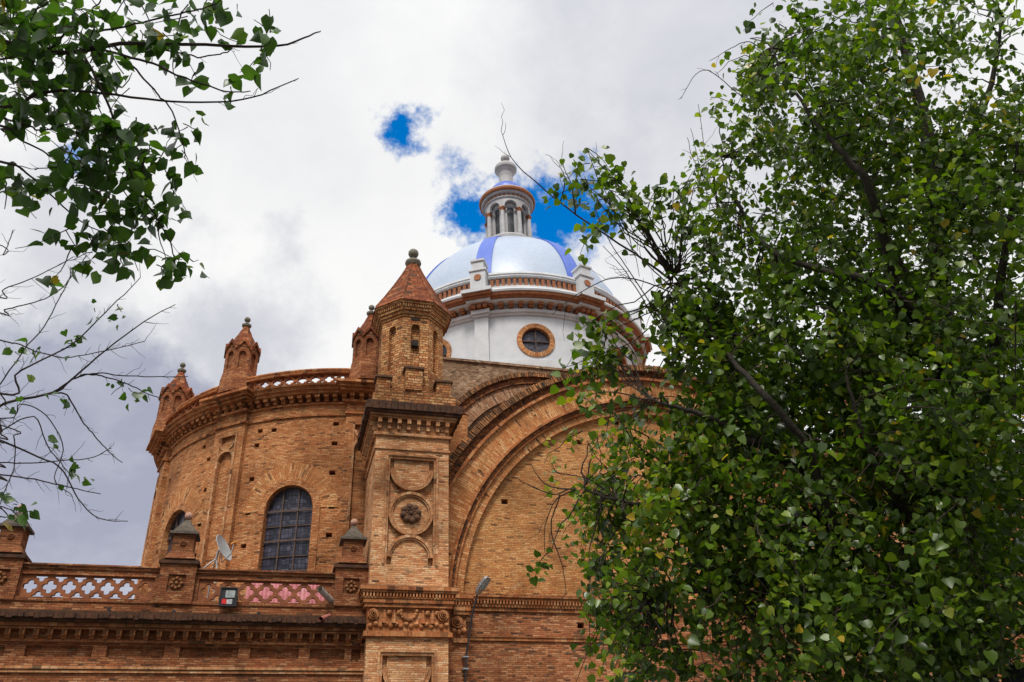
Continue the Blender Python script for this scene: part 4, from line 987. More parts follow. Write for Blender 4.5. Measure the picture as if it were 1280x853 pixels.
# ------------------------------------------------------------------ smaller things on the building
# satellite dish behind the parapet
S = Vector((-2.15, 30.6, 10.92))
dish = thing('satellite_dish', (S.x-.2, 30.75, 8.3), 'grey satellite dish on tripod legs behind the brick parapet', 'satellite dish')
ax = Vector((.80, -.42, .42)).normalized(); q = ax.to_track_quat('Z', 'Y')
m = MB(); prof = [(.47*i/10, .10*(i/10)**2) for i in range(11)]
def tr(p): return tuple(S+q@Vector(p))
T = np.linspace(0, 2*math.pi, 33)
for k in range(10):
    for i in range(32):
        P = [(prof[kk][0]*math.cos(T[ii])*.92, prof[kk][0]*math.sin(T[ii])*1.08, prof[kk][1]) for kk, ii in ((k, i), (k, i+1), (k+1, i+1), (k+1, i))]
        m.face([tr(p) for p in P])
for i in range(32):
    P = [(r*math.cos(T[ii])*.92, r*math.sin(T[ii])*1.08, z) for (r, z, ii) in ((.47, .10, i), (.485, .085, i), (.485, .085, i+1), (.47, .10, i+1))]
    m.face([tr(p) for p in P])
weld_smooth(m.build('reflector', 'dish_grey', dish), 60)
lnb = S+ax*.42+Vector((.05, 0, .0))
m = MB().tube([tuple(S-ax*.04+Vector((0, 0, -.1))), tuple(S+ax*.1+Vector((0, 0, -.52))), tuple(S+ax*.42+Vector((0, 0, -.38))), tuple(lnb+Vector((0, 0, -.03)))], .02, 6)
m.build('feed_arm', 'metal_grey', dish)
MB().tube([tuple(lnb-ax*.09), tuple(lnb+ax*.09)], .05, 10).build('receiver', 'orange_cap', dish)
m = MB().tube([tuple(S-ax*.03), tuple(S-ax*.14), (S.x-.15, 30.7, 10.55)], .04, 8)
m.build('mount', 'metal_grey', dish)
for dx, dy in ((-.42, .0), (.1, -.15), (-.1, .35)):
    MB().tube([(S.x-.15, 30.7, 10.6), (S.x-.15+dx, 30.7+dy, 10.2), (S.x-.15+dx*1.6, 30.7+dy*1.6, 8.3)], .025, 6).build('leg', 'metal_grey', dish)
# floodlight on the parapet
FX, FY, FZ = -1.6, 28.62, 8.78
fl = thing('floodlight', (FX, 28.9, 8.5), 'black square floodlight with a red and white label on the parapet', 'floodlight')
m = MB().box(FX-.27, FX+.27, FY, FY+.16, FZ-.30, FZ+.30)
m.box(FX-.27, FX-.23, FY-.04, FY, FZ-.3, FZ+.3).box(FX+.23, FX+.27, FY-.04, FY, FZ-.3, FZ+.3).box(FX-.23, FX+.23, FY-.04, FY, FZ+.26, FZ+.3).box(FX-.23, FX+.23, FY-.04, FY, FZ-.3, FZ-.26)
for k in range(6): m.box(FX-.22+k*.085, FX-.2+k*.085, FY+.16, FY+.24, FZ-.24, FZ+.24)
m.build('housing', 'black_metal', fl)
MB().box(FX-.10, FX+.19, FY-.022, FY-.002, FZ-.03, FZ+.2).build('lens', 'lamp_glass', fl)
MB().box(FX-.19, FX-.045, FY-.022, FY-.002, FZ-.23, FZ-.08).build('label', 'red_label', fl)
MB().box(FX-.04, FX+.13, FY-.022, FY-.002, FZ-.23, FZ-.08).build('label', 'white_label', fl)
m = MB().box(FX-.30, FX-.275, FY+.05, FY+.5, FZ-.06, FZ-.0).box(FX+.275, FX+.30, FY+.05, FY+.5, FZ-.06, FZ).build('bracket', 'black_metal', fl)
# street lamp arm clamped to the step beside the pillar
lp = thing('wall_lamp', (6.22, 29.2, 6.3), 'grey lamp head on a thin pole clamped to the brick beside the pillar', 'wall lamp')
MB().tube([(6.20, 29.0, 6.3), (6.24, 28.98, 7.2), (6.42, 28.86, 8.4), (6.60, 28.72, 9.18)], .035, 8).build('pole', 'black_metal', lp)
hd = Vector((6.60, 28.70, 9.14)); dv = Vector((.28, -.30, .42)).normalized(); qq = dv.to_track_quat('Y', 'Z')
def th(x, y, z): return tuple(hd+qq@Vector((x, y, z)))
m = MB()
sec = [(-.05, .06, .05), (.05, .13, .09), (.3, .17, .11), (.58, .16, .09), (.66, .11, .05)]
for (y0, w0, h0), (y1, w1, h1) in zip(sec[:-1], sec[1:]):
    A = [(-w0, y0, -.03), (w0, y0, -.03), (w0*.8, y0, h0), (-w0*.8, y0, h0)]; B = [(-w1, y1, -.03), (w1, y1, -.03), (w1*.8, y1, h1), (-w1*.8, y1, h1)]
    for i in range(4): j = (i+1) % 4; m.face([th(*A[i]), th(*A[j]), th(*B[j]), th(*B[i])])
m.face([th(-.11, .66, -.03), th(.11, .66, -.03), th(.09, .66, .05), th(-.09, .66, .05)]); m.face([th(-.06, -.05, -.03), th(.06, -.05, -.03), th(.05, -.05, .05), th(-.05, -.05, .05)])
m.build('lamp_head', 'metal_grey', lp)
MB().box(-.12, .12, .2, .56, -.075, -.032, th).build('diffuser', 'lamp_glass', lp)
MB().box(6.12, 6.32, 28.94, 29.3, 7.08, 7.12).box(6.12, 6.32, 28.94, 29.3, 6.70, 6.74).build('clamp', 'metal_grey', lp)
# pink roofing sheet lying behind the right hand screen
m = MB(); n = 40
for i in range(n):
    x0, x1 = -1.15+2.85*i/n, -1.15+2.85*(i+1)/n
    z0, z1 = .06*(i % 2), .06*((i+1) % 2)
    for (d0, d1) in ((0, .02),):
        m.face([(x0, 29.95, 8.55+z0), (x1, 29.95, 8.55+z1), (x1, 30.9, 9.95+z1), (x0, 30.9, 9.95+z0)])
        m.face([(x0, 29.96, 8.53+z0), (x1, 29.96, 8.53+z1), (x1, 30.91, 9.93+z1), (x0, 30.91, 9.93+z0)])
m.face([(-1.15, 29.95, 8.55), (-1.15, 30.9, 9.95), (-1.15, 30.91, 9.93), (-1.15, 29.96, 8.53)])
tag(m.build('roofing_sheet', 'pink_sheet'), 'pink corrugated roofing sheet leaning behind the pierced parapet screen', 'roofing sheet')
# lamp post at the right edge, close to the camera
pc = at(1281, 848, 7.2)
post = thing('lamp_post', (pc[0], pc[1], 0), 'dark lamp post with rounded cap at the lower right corner', 'lamp post')
MB().lathe((pc[0], pc[1]), [(.12, 0), (.12, .25), (.06, .35), (.05, pc[2]-.22), (.07, pc[2]-.2), (0, pc[2]-.19)], 0, 360, 16).build('post', 'black_metal', post, smooth=True)
MB().lathe((pc[0], pc[1]), [(.07, pc[2]-.2), (.145, pc[2]-.16), (.155, pc[2]-.02), (.13, pc[2]+.05), (.07, pc[2]+.09), (0, pc[2]+.10)], 0, 360, 20).build('lamp_cap', 'lamp_blue', post, smooth=True)

# ------------------------------------------------------------------ trees
def spline(P, n):
    P = np.asarray(P, float); k = len(P); out = []
    t = np.linspace(0, k-1, n)
    for q in t:
        i = min(int(q), k-2); f = q-i
        p0, p1, p2, p3 = P[max(i-1, 0)], P[i], P[i+1], P[min(i+2, k-1)]
        out.append(.5*((2*p1)+(-p0+p2)*f+(2*p0-5*p1+4*p2-p3)*f*f+(-p0+3*p1-3*p2+p3)*f**3))
    return np.array(out)
def unit(v): return v/(np.linalg.norm(v, axis=-1, keepdims=True)+1e-12)
LEAF_V = np.array([(0, 0, 0), (.30, -.06, .05), (.50, .22, .09), (.40, .56, .07), (.0, 1.0, -.06), (-.40, .56, .07), (-.50, .22, .09), (-.30, -.06, .05), (0, .5, 0)])
LEAF_F = [(0, 1, 2, 8), (8, 2, 3, 4), (0, 8, 6, 7), (8, 4, 5, 6)]
LEAF_W = [(0, 0), (.05, .26), (.17, .45), (.32, .50), (.5, .41), (.68, .27), (.85, .11), (1, 0)]
LEAF2_V = np.array([q for (t, wd) in LEAF_W for q in ((-wd, t-.16*(wd > .2)*(t < .1), .22*wd-.16*t*t), (0, t, -.16*t*t), (wd, t-.16*(wd > .2)*(t < .1), .22*wd-.16*t*t))])
LEAF2_F = [f for i in range(7) for f in ((3*i, 3*i+1, 3*i+4, 3*i+3), (3*i+1, 3*i+2, 3*i+5, 3*i+4))]
def leaf_mesh(name, mat, pos, size, droop, tint, parent, bias=None):
    n = len(pos)
    ax = unit(np.stack([rng.normal(0, .75, n), rng.normal(0, .75, n), -droop+rng.normal(0, .55, n)], 1))
    nr = rng.normal(0, 1, (n, 3)); nr[:, 2] = np.abs(nr[:, 2])*.9+.1
    if bias is not None: nr = nr*.55+bias
    nr = unit(nr-ax*(nr*ax).sum(1, keepdims=True)); sd_ = np.cross(ax, nr)
    cur = rng.uniform(.4, 2.2, n); wd = rng.uniform(.8, 1.12, n)
    L, LF = (LEAF2_V, LEAF2_F) if n < 6000 else (LEAF_V, LEAF_F)
    V = pos[:, None, :]+size[:, None, None]*(L[None, :, 0, None]*wd[:, None, None]*sd_[:, None, :]+L[None, :, 1, None]*ax[:, None, :]+(L[None, :, 2, None]*cur[:, None, None])*nr[:, None, :])
    V = V.reshape(-1, 3); k = len(L)
    Fq = (np.array(LF)[None]+(np.arange(n)*k)[:, None, None]).reshape(-1, 4)
    me = bpy.data.meshes.new(name); me.vertices.add(len(V)); me.vertices.foreach_set('co', V.astype('f').ravel())
    me.loops.add(Fq.size); me.loops.foreach_set('vertex_index', Fq.astype('i').ravel())
    me.polygons.add(len(Fq)); me.polygons.foreach_set('loop_start', np.arange(0, Fq.size, 4, dtype='i')); me.polygons.foreach_set('loop_total', np.full(len(Fq), 4, 'i'))
    me.update(calc_edges=True); me.validate()
    at_ = me.attributes.new('tint', 'FLOAT', 'POINT'); at_.data.foreach_set('value', np.repeat(tint, k).astype('f'))
    me.polygons.foreach_set('use_smooth', np.ones(len(Fq), bool))
    me.materials.append(MAT[mat])
    o = bpy.data.objects.new(name, me); COL.objects.link(o); o.parent = parent; o.matrix_parent_inverse = parent.matrix_world.inverted()
    return o
def wiggle(A, B, n, amp, sag=0.0):
    A, B = np.asarray(A, float), np.asarray(B, float); t = np.linspace(0, 1, n)[:, None]
    P = A+(B-A)*t; L = np.linalg.norm(B-A)
    off = np.cumsum(rng.normal(0, 1, (n, 3)), 0); off -= off[0]+(off[-1]-off[0])*t
    P = P+off*amp*L/ math.sqrt(n); P[:, 2] += sag*L*4*(t[:, 0]*(1-t[:, 0]))
    return P

def spurs(mb, P, r, every, lo, hi_, sides=4, up=.3):
    """short side twigs along a branch"""
    seg = np.linalg.norm(np.diff(P, axis=0), axis=1); cum = np.r_[0, np.cumsum(seg)]; s = rng.uniform(0, every)
    while s < cum[-1]:
        i = min(np.searchsorted(cum, s), len(P)-1); i = max(i, 1)
        d = unit(P[i]-P[i-1]); nrm = rng.normal(0, 1, 3); nrm = unit(nrm-d*(nrm@d))
        L = rng.uniform(lo, hi_); e = P[i]+(d*.7+nrm*.7+np.array([0, 0, up*rng.normal()]))*L
        mb.tube(wiggle(P[i], e, 5, .12), np.linspace(r*.6, r*.3, 5), sides, cap=False)
        s += rng.exponential(every)+.02

# ---- big tree on the right
def tree_right():
    D0 = 7.6
    base = at(1222, 850, D0); base_xy = (base[0]+.1, base[1]+.1)
    tr_ = thing('poplar_tree', (base_xy[0], base_xy[1], 0), 'large dense green poplar filling the right side before the brick church', 'tree')
    trunk_px = [(1216, 850, 7.6), (1205, 750, 7.6), (1190, 600, 7.7), (1180, 450, 7.9), (1172, 300, 8.2), (1160, 174, 8.6), (1139, 90, 9.0), (1105, -30, 9.6)]
    T = np.array([[base_xy[0]+.12, base_xy[1]+.05, 0.0], [base_xy[0]+.06, base_xy[1], 1.5]]+[list(at(*q)) for q in trunk_px])
    P = spline(T, 60); rad = np.interp(np.linspace(0, 1, 60), [0, .05, .3, .6, 1], [.30, .21, .16, .09, .03])
    MB().tube(P, rad, 12).build('trunk', 'bark', tr_, smooth=True)
    limbs_px = [
        [(1210, 800, 7.6), (1130, 765, 7.3), (1065, 697, 6.6), (1043, 650, 6.3), (1025, 596, 6.2), (1006, 554, 6.1), (953, 490, 6.0), (908, 448, 6.2), (870, 395, 6.5), (838, 350, 6.7)],
        [(1190, 600, 7.7), (1130, 420, 7.1), (1083, 244, 6.9), (1060, 211, 6.9), (1027, 171, 7.0), (994, 131, 7.2), (960, 70, 7.6)],
        [(1183, 500, 7.85), (1140, 400, 7.0), (1078, 354, 6.6), (1027, 336, 6.6), (970, 314, 6.8), (928, 270, 7.2), (890, 190, 7.6)],
        [(1043, 650, 6.9), (950, 642, 6.5), (880, 636, 6.3), (831, 628, 6.2), (773, 626, 6.1), (720, 611, 6.1)],
        [(1195, 650, 7.7), (1245, 480, 7.4), (1268, 320, 7.4), (1290, 150, 7.6)],
        [(1172, 300, 8.2), (1230, 150, 8.6), (1260, 20, 9.0)],
        [(1180, 450, 7.9), (1100, 300, 8.6), (1040, 200, 9.2), (1010, 90, 9.6)],
        [(1065, 697, 7.0), (980, 720, 6.6), (900, 740, 6.3), (820, 745, 6.2)],
        [(1210, 800, 7.6), (1240, 700, 8.6), (1200, 560, 9.2)],
        [(1025, 596, 6.8), (960, 560, 6.3), (880, 520, 6.1), (810, 500, 6.1)],
        [(1200, 700, 7.65), (1130, 640, 6.6), (1090, 560, 6.2), (1060, 450, 6.2)],
        [(1205, 750, 7.6), (1180, 740, 6.6), (1150, 760, 6.2)]]
    L = MB(); nodes = [P[14:]]
    for k, lp_ in enumerate(limbs_px):
        Q = spline([at(*q) for q in lp_], 36); Q += np.cumsum(rng.normal(0, .006, Q.shape), 0)
        r0 = [.060, .045, .045, .04, .07, .05, .06, .05, .06, .05, .055, .045][k]
        L.tube(Q, np.linspace(r0, .006, 36), 8); nodes.append(Q[4:])
    L.build('limbs', 'bark', tr_, smooth=True)
    N = np.concatenate(nodes)
    blobs = [  # x, y, rx, ry, sprigs, near, far
        (1160, 110, 140, 140, 250, 7.2, 9.8), (1240, 300, 85, 200, 260, 6.6, 9.6), (1095, 270, 105, 140, 170, 6.8, 9.4), (1005, 100, 60, 100, 62, 7.4, 9.2),
        (975, 265, 75, 90, 62, 6.8, 8.8), (1010, 410, 115, 95, 190, 6.2, 8.8), (1150, 480, 150, 140, 330, 6.0, 9.2), (925, 490, 75, 85, 88, 5.9, 7.8),
        (1230, 640, 90, 150, 290, 6.0, 9.2), (1060, 640, 140, 130, 330, 5.8, 8.8), (915, 640, 95, 105, 124, 5.7, 7.6), (805, 600, 72, 50, 34, 5.7, 7.0),
        (850, 690, 80, 80, 46, 5.7, 7.2), (985, 750, 115, 66, 100, 5.7, 7.8), (1120, 770, 100, 68, 160, 5.8, 8.6), (1205, 775, 55, 60, 46, 6.2, 8.8), (772, 765, 30, 44, 8, 5.8, 6.6),
        (815, 815, 40, 36, 10, 5.8, 6.8), (935, 830, 60, 25, 12, 5.9, 7),
        (728, 186, 16, 8, 1, 6.6, 6.8), (750, 205, 22, 16, 2, 6.6, 6.8), (748, 240, 26, 20, 4, 6.5, 6.9), (790, 258, 26, 24, 6, 6.5, 6.9), (845, 258, 38, 28, 8, 6.5, 7.2), (890, 300, 36, 30, 10, 6.5, 7.4), (868, 400, 36, 34, 11, 6.1, 6.9), (905, 435, 46, 44, 18, 5.9, 6.9),
        (742, 392, 20, 8, 1, 6.4, 6.7), (745, 435, 24, 22, 7, 6.3, 6.7), (772, 405, 22, 14, 2, 6.3, 6.7), (890, 350, 38, 36, 12, 6.3, 7.1), (850, 452, 36, 30, 6, 6.1, 7.0), (865, 375, 40, 30, 8, 6.3, 7.2), (733, 500, 6, 18, 1, 6.1, 6.3),
        (684, 690, 8, 6, 1, 6.1, 6.2), (745, 548, 20, 16, 3, 5.9, 6.5), (810, 505, 36, 26, 8, 5.9, 6.6), (740, 720, 14, 50, 4, 5.9, 6.4), (935, 90, 22, 60, 6, 7.5, 8.8), (905, 150, 22, 22, 2, 7.5, 8.4), (965, 160, 38, 60, 16, 7, 9)]
    for q in range(34):                                # smaller lobes along the ragged left edge
        yy = rng.uniform(20, 830); xe = np.interp(yy, [0, 120, 250, 330, 420, 480, 560, 640, 740, 830], [955, 915, 895, 880, 830, 835, 740, 745, 760, 800])
        blobs.append((xe+rng.uniform(0, 40), yy, rng.uniform(10, 24), rng.uniform(10, 26), int(rng.integers(1, 4)), 6.0+.0012*(850-yy), 7.0+.0016*(850-yy)))
    pos, size, tint, nbs = [], [], [], []
    TW = MB(); ntw = 0
    for bi, (bx_, by_, rx, ry, ns, d0, d1) in enumerate(blobs):
        lk0 = 1.12 if (bx_ < 870 and by_ < 480) else 1.0
        for k in range(int(ns*1.28+.5)):
            if k % 7 == 0 or ns < 12:
                a, rr = rng.uniform(0, 2*math.pi), math.sqrt(rng.uniform(0, 1))
                c0 = at(bx_+rx*rr*math.cos(a), by_+ry*rr*math.sin(a), rng.uniform(d0, d1)); lump = rng.normal(0, .09)
            c = c0+rng.normal(0, 1, 3)*(min(.20, rx*.0021) if ns >= 12 else .045)
            lk = lk0*rng.uniform(.78, 1.25); nb = unit(rng.normal(0, 1, 3)+np.array([0, -.3, .5]))*.75
            L_ = rng.uniform(.28, .62)
            # a drooping sprig from c
            hd_ = rng.uniform(0, 2*math.pi); e = c+np.array([math.cos(hd_)*L_*.6, math.sin(hd_)*L_*.6, -L_*rng.uniform(.2, .9)])
            S_ = wiggle(c, e, 6, .10, .12)
            sparse = ns < 16
            if sparse or rng.uniform() < .5:
                TW.tube(S_, np.linspace(.005, .002, 6), 4, cap=False)
            if rng.uniform() < (.8 if sparse else .16):
                j = np.argmin(((N-c)**2).sum(1)); q = N[j]
                if np.linalg.norm(q-c) < 2.2: TW.tube(wiggle(q, c, 8, .10, .05), np.linspace(.007, .003, 8), 5, cap=False)
            m_ = rng.integers(14, 25); t_ = rng.uniform(0, 1, m_)
            idx = t_*5; i0 = np.minimum(idx.astype(int), 4); f = (idx-i0)[:, None]
            pp = S_[i0]*(1-f)+S_[i0+1]*f + rng.normal(0, .055, (m_, 3))
            nbs.append(np.repeat(nb[None], m_, 0)); pos.append(pp); size.append(rng.uniform(.034, .066, m_)*lk)
            sh = rng.normal(0, .09)+lump+(.26 if bx_ < 830 and 540 < by_ < 650 else 0)  # mid-left leaves tinted lighter and yellower to look sunlit
            tint.append(np.clip(rng.beta(2.2, 3.0, m_)*.95+sh+(rng.uniform(0, 1, m_) > .988)*.5, 0, 1))
    # extra crown outside the picture to the right, added to shade the tree
    prev = None
    for az, el, dist, rad_, n_ in ((74, 14, 6.4, 2.3, 420), (88, 44, 6.4, 2.2, 420), (110, 62, 6.0, 2.2, 300)):
        a_, e_ = R_(az), R_(el); cc = EYE+dist*np.array([math.sin(a_)*math.cos(e_), math.cos(a_)*math.cos(e_), math.sin(e_)])
        q = N[np.argmin(((N-cc)**2).sum(1))] if prev is None else prev
        prev = cc; TW.tube(wiggle(q, cc, 14, .05, .08), np.linspace(.05, .02, 14), 7, cap=False)
        for k in range(n_):
            v = unit(rng.normal(0, 1, 3))*rad_*rng.uniform(.1, 1)**.45; c = cc+v
            pos.append(c+rng.normal(0, .16, (16, 3))); nbs.append(rng.normal(0, .5, (16, 3))); size.append(rng.uniform(.05, .09, 16)); tint.append(rng.beta(2.2, 3.0, 16))
            if k % 9 == 0: TW.tube(wiggle(cc, c, 6, .08), np.linspace(.014, .004, 6), 4, cap=False)
    leaf_mesh('crown', 'poplar_leaf', np.concatenate(pos), np.concatenate(size), .55, np.concatenate(tint), tr_, np.concatenate(nbs))
    # bare twigs reaching out over the dome and into the sky
    bare = [
        [(838, 350, 6.7), (800, 322, 6.7), (760, 297, 6.7), (700, 255, 6.75), (665, 225, 6.8), (640, 200, 6.8), (628, 165, 6.85)],
        [(838, 350, 6.7), (810, 300, 6.6), (780, 240, 6.6), (735, 186, 6.6)],
        [(860, 375, 6.6), (800, 352, 6.5), (760, 352, 6.5), (715, 376, 6.5), (690, 400, 6.5)],
        [(905, 450, 6.6), (840, 400, 6.4), (790, 430, 6.3), (730, 452, 6.3), (700, 462, 6.3)],
        [(720, 611, 6.1), (690, 606, 6.1), (670, 590, 6.1), (664, 575, 6.1)], [(720, 611, 6.1), (695, 625, 6.1), (685, 655, 6.1), (684, 690, 6.1)],
        [(700, 618, 6.1), (690, 660, 6.1), (705, 710, 6.1), (709, 742, 6.1)], [(773, 626, 6.1), (740, 600, 6.1), (700, 590, 6.1), (690, 575, 6.1)], [(714, 611, 6.1), (690, 618, 6.1), (656, 606, 6.1), (648, 600, 6.1)],
        [(830, 560, 6.2), (790, 535, 6.2), (755, 540, 6.2), (735, 555, 6.2)], [(850, 590, 6.2), (800, 560, 6.1), (770, 520, 6.1), (750, 505, 6.1)],
        [(970, 314, 7.5), (930, 285, 7.4), (890, 255, 7.4), (862, 160, 7.5)], [(980, 330, 7.4), (915, 270, 7.4), (870, 205, 7.5), (860, 170, 7.5)], [(985, 120, 8.2), (940, 130, 8.1), (880, 90, 8.1), (850, 128, 8.1)],
        [(960, 70, 8.3), (930, 55, 8.3), (885, 80, 8.3)], [(928, 270, 7.7), (890, 240, 7.7), (870, 130, 7.9)], [(700, 255, 6.75), (706, 225, 6.75), (698, 205, 6.75)], [(720, 270, 6.75), (715, 232, 6.75), (702, 200, 6.75)],
        [(840, 420, 6.5), (800, 360, 6.5), (760, 300, 6.5), (740, 262, 6.5)], [(830, 420, 6.5), (790, 350, 6.5), (755, 310, 6.5)], [(850, 370, 6.5), (790, 310, 6.5), (760, 250, 6.5)],
        [(850, 700, 6.1), (770, 690, 6.0), (738, 720, 6.0), (736, 800, 6.0)], [(1270, 370, 6.0), (1272, 480, 6.0), (1262, 560, 6.0)], [(1200, 620, 6), (1215, 700, 6), (1245, 770, 6), (1250, 830, 6)], [(1110, 700, 6), (1130, 780, 6), (1160, 800, 6)],
        [(1280, 790, 6.5), (1245, 812, 6.6), (1215, 822, 6.8)]]
    for k, b_ in enumerate(bare):
        Q = spline([at(*q) for q in b_], 26); Q += np.cumsum(rng.normal(0, .0022, Q.shape), 0)
        r0 = .010 if k in (0, 1) else .006
        TW.tube(Q, np.linspace(r0, .0022, 26), 5, cap=False); spurs(TW, Q[3:], .004, .12, .04, .22)
    TW.build('twigs', 'twig_bark', tr_)
tree_right()

# ---- leafy branches of the tree at the top left (its trunk stands left of the picture)
def branch_tree(name, label, cat, base, px_limbs, r0, root, trunk_top, leafspec, leafmat, spur, lsize, dens):
    t = thing(name, (base[0], base[1], 0), label, cat)
    TP = spline([(base[0], base[1], 0), (base[0]+.05, base[1]+.05, root[2]*.5), root, trunk_top], 30)
    MB().tube(TP, np.linspace(.17, .05, 30), 12).build('trunk', 'bark', t, smooth=True)
    B = MB(); pos = []; size = []; tint = []
    for k, pl in enumerate(px_limbs):
        rr = r0[k] if isinstance(r0, (list, tuple)) else r0
        pts = [at(*q) for q in pl]
        j = np.argmin(((TP[14:]-pts[0])**2).sum(1))+14
        if pl[0][0] <= 0: pts = [TP[j], TP[j]*.45+pts[0]*.55+np.array([0, 0, .12])]+pts
        Q = spline(pts, 34); Q += np.cumsum(rng.normal(0, .0022, Q.shape), 0)
        B.tube(Q, np.linspace(rr, .0022, 34), 5, cap=False); spurs(B, Q[8:], .0026, *spur)
    for (lx, ly, lr, n_, d0, d1) in leafspec:
        n_ = int(n_*dens); ks = max(1, n_//4)
        for q in range(ks):
            a, r_ = rng.uniform(0, 2*math.pi), math.sqrt(rng.uniform(0, 1))*lr
            c = at(lx+r_*math.cos(a), ly+r_*math.sin(a), rng.uniform(d0, d1)); sp_ = lr/1050*d0*.5+.02
            e = c+np.array([rng.normal(0, sp_), rng.normal(0, sp_), -abs(rng.normal(0, sp_))])
            S_ = wiggle(c, e, 5, .1); B.tube(S_, np.linspace(.0028, .0016, 5), 4, cap=False)
            m_ = max(1, n_//ks); f = rng.uniform(0, 1, (m_, 1))
            pos.append(c+(e-c)*f+rng.normal(0, .032, (m_, 3))); size.append(rng.uniform(*lsize, m_)); tint.append(np.clip(rng.beta(2, 3, m_)+(rng.uniform(0, 1, m_) > .97)*.5, 0, 1))
    B.build('branches', 'twig_bark', t)
    leaf_mesh('leaves', leafmat, np.concatenate(pos), np.concatenate(size), .65, np.concatenate(tint), t)
    return t
dA = 4.0
limbsA = [
    [(-40, 40, 4.1), (60, 62, 4.0), (140, 54, 4.0), (207, 53, 4.0), (304, 56, 4.0), (354, 55, 4.0), (386, 43, 4.0), (396, 36, 4)],
    [(-30, 130, 4.0), (40, 115, 3.9), (97, 113, 3.9), (165, 122, 3.9), (228, 129, 3.9), (295, 124, 3.9), (340, 112, 3.9), (372, 97, 3.9)],
    [(110, 58, 4.0), (185, 76, 3.9), (235, 101, 3.9), (285, 117, 3.9), (315, 121, 3.9)], [(-20, 150, 4), (0, 160, 4), (40, 180, 4), (80, 203, 4), (110, 225, 4)],
    [(-20, 195, 3.9), (20, 205, 3.9), (50, 232, 3.9), (85, 268, 3.9), (120, 290, 3.9)], [(100, 60, 3.9), (125, 110, 3.8), (150, 180, 3.8), (175, 250, 3.8), (205, 300, 3.8), (215, 335, 3.8)],
    [(-10, 80, 4.1), (30, 30, 4.1), (100, -10, 4.1)], [(60, 62, 4), (105, 20, 4.1), (140, -20, 4.1)], [(140, 54, 4), (185, 110, 4), (215, 150, 3.9), (225, 200, 3.9)],
    [(120, 40, 4.1), (200, 20, 4.1), (260, 10, 4.1), (285, -10, 4.1)], [(0, 145, 4), (50, 160, 4), (95, 155, 4), (80, 203, 4), (40, 215, 4)], [(200, 60, 4), (250, 72, 4), (285, 68, 4), (298, 60, 4)]]
leavesA = [(30, 60, 42, 52, 3.8, 4.3), (15, 20, 40, 30, 3.8, 4.3), (100, 35, 45, 46, 3.8, 4.3), (75, 90, 45, 44, 3.8, 4.3), (140, 85, 40, 34, 3.8, 4.2), (205, 20, 42, 40, 3.9, 4.3), (262, 12, 26, 20, 3.9, 4.3), (20, 130, 28, 22, 3.8, 4.2), (60, 135, 30, 16, 3.8, 4.2),
    (130, 150, 36, 36, 3.7, 4.1), (165, 175, 34, 34, 3.7, 4.1), (222, 150, 16, 9, 3.8, 4), (222, 185, 18, 10, 3.8, 4), (95, 225, 40, 34, 3.7, 4.1), (20, 230, 28, 24, 3.8, 4.1), (150, 235, 34, 26, 3.7, 4), (105, 290, 28, 26, 3.7, 4), (150, 295, 28, 22, 3.7, 4),
    (190, 270, 26, 22, 3.7, 4), (200, 315, 22, 12, 3.7, 3.9), (228, 325, 10, 6, 3.8, 3.9), (335, 52, 22, 15, 3.95, 4.05), (252, 92, 8, 3, 3.9, 4), (282, 106, 8, 4, 3.9, 4), (180, 205, 30, 18, 3.7, 4), (115, 195, 34, 22, 3.7, 4), (225, 230, 10, 4, 3.8, 4), (60, 30, 50, 30, 3.9, 4.3)]
tA = branch_tree('leafy_tree', 'leafy tree hanging its dark green branches into the upper left corner', 'tree', (-4.6, 3.0), limbsA, [.014, .009, .006, .007, .007, .006, .007, .006, .005, .005, .005, .004],
    (-4.3, 3.2, 3.4), (-3.6, 3.6, 6.5), leavesA, 'poplar_leaf_near', (.10, .03, .12), (.036, .076), 1.5)
small = [(392, 40, 8), (250, 92, 5), (280, 105, 7), (292, 118, 4), (300, 110, 4), (205, 262, 10), (222, 290, 8)]
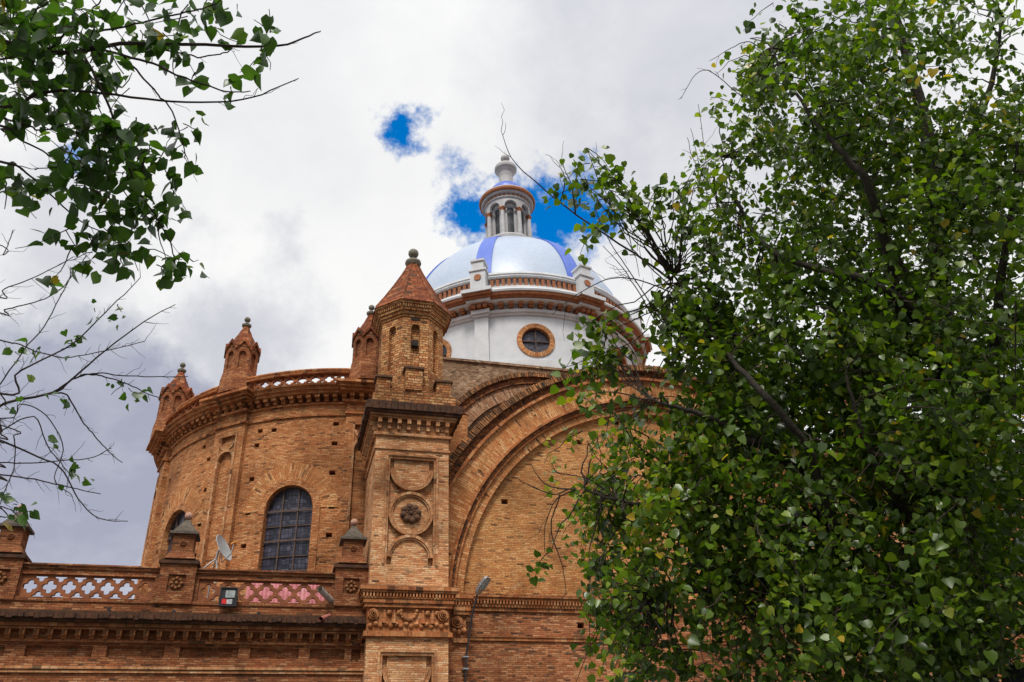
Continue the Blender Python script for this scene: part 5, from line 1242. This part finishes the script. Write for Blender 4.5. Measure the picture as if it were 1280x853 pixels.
limbsB = [
    [(-30, 545, 5), (0, 507, 5), (67, 491, 5), (89, 474, 5), (129, 438, 5), (178, 402, 5), (218, 380, 5)], [(-10, 490, 5), (20, 465, 5), (89, 429, 5), (134, 389, 5), (174, 349, 5)],
    [(67, 491, 5), (89, 474, 5), (120, 467, 5), (178, 469, 5), (227, 469, 5)], [(89, 474, 5), (111, 469, 5), (147, 478, 5), (187, 496, 5), (214, 507, 5)], [(67, 491, 5), (85, 495, 5), (107, 531, 5), (134, 563, 5), (151, 580, 5)],
    [(-20, 545, 5), (0, 549, 5), (45, 567, 5), (80, 585, 5), (98, 620, 5), (125, 645, 5), (162, 647, 5)], [(-20, 592, 5), (0, 594, 5), (53, 603, 5), (89, 612, 5), (124, 620, 5)], [(-20, 365, 5.2), (0, 358, 5.2), (45, 342, 5.2), (89, 318, 5.2)],
    [(-20, 385, 5.2), (0, 385, 5.2), (36, 376, 5.2), (71, 358, 5.2), (100, 318, 5.2)], [(-20, 505, 5.1), (0, 485, 5.1), (36, 438, 5.1), (67, 402, 5.1), (89, 358, 5.1), (92, 340, 5.1)], [(-20, 545, 4.9), (0, 543, 4.9), (40, 525, 4.9), (58, 558, 4.9), (76, 585, 4.9), (90, 600, 4.9)],
    [(-20, 572, 5), (0, 572, 5), (53, 572, 5), (116, 567, 5), (142, 553, 5)], [(-10, 530, 4.9), (18, 549, 4.9), (22, 580, 4.9), (9, 612, 4.9), (0, 630, 4.9)], [(-20, 420, 5.1), (20, 428, 5.1), (70, 445, 5.1), (120, 440, 5.1), (180, 425, 5.1)],
    [(-20, 640, 4.9), (5, 632, 4.9), (25, 640, 4.9), (42, 652, 4.9)], [(-20, 520, 5), (30, 505, 5), (60, 520, 5), (80, 560, 5), (70, 600, 5), (90, 620, 5)], [(-15, 300, 5.2), (10, 320, 5.2), (25, 290, 5.2)]]
leavesB = [(28, 640, 12, 12, 4.85, 4.95), (5, 628, 10, 6, 4.85, 4.95), (50, 432, 8, 4, 5, 5.1), (75, 498, 5, 3, 4.95, 5), (155, 485, 9, 6, 4.95, 5.05), (118, 384, 5, 3, 4.95, 5), (95, 435, 8, 5, 5, 5.05), (75, 355, 4, 2, 5, 5.1), (90, 580, 6, 4, 4.9, 5), (66, 555, 4, 2, 4.9, 5), (25, 433, 10, 4, 5, 5.1), (170, 490, 6, 4, 4.95, 5.05), (105, 600, 4, 3, 4.9, 5), (0, 505, 5, 2, 4.9, 5), (145, 383, 5, 3, 5, 5.05)]
branch_tree('bare_tree', 'nearly bare tree with thin curving twigs at the left edge', 'tree', (-4.9, 3.6), limbsB, [.011, .008, .005, .005, .005, .007, .006, .005, .005, .005, .005, .005, .004, .005, .004, .004, .004],
    (-4.5, 3.8, 2.6), (-4.2, 4.2, 5.2), leavesB, 'poplar_leaf_near', (.05, .03, .13), (.022, .06), 1.6)
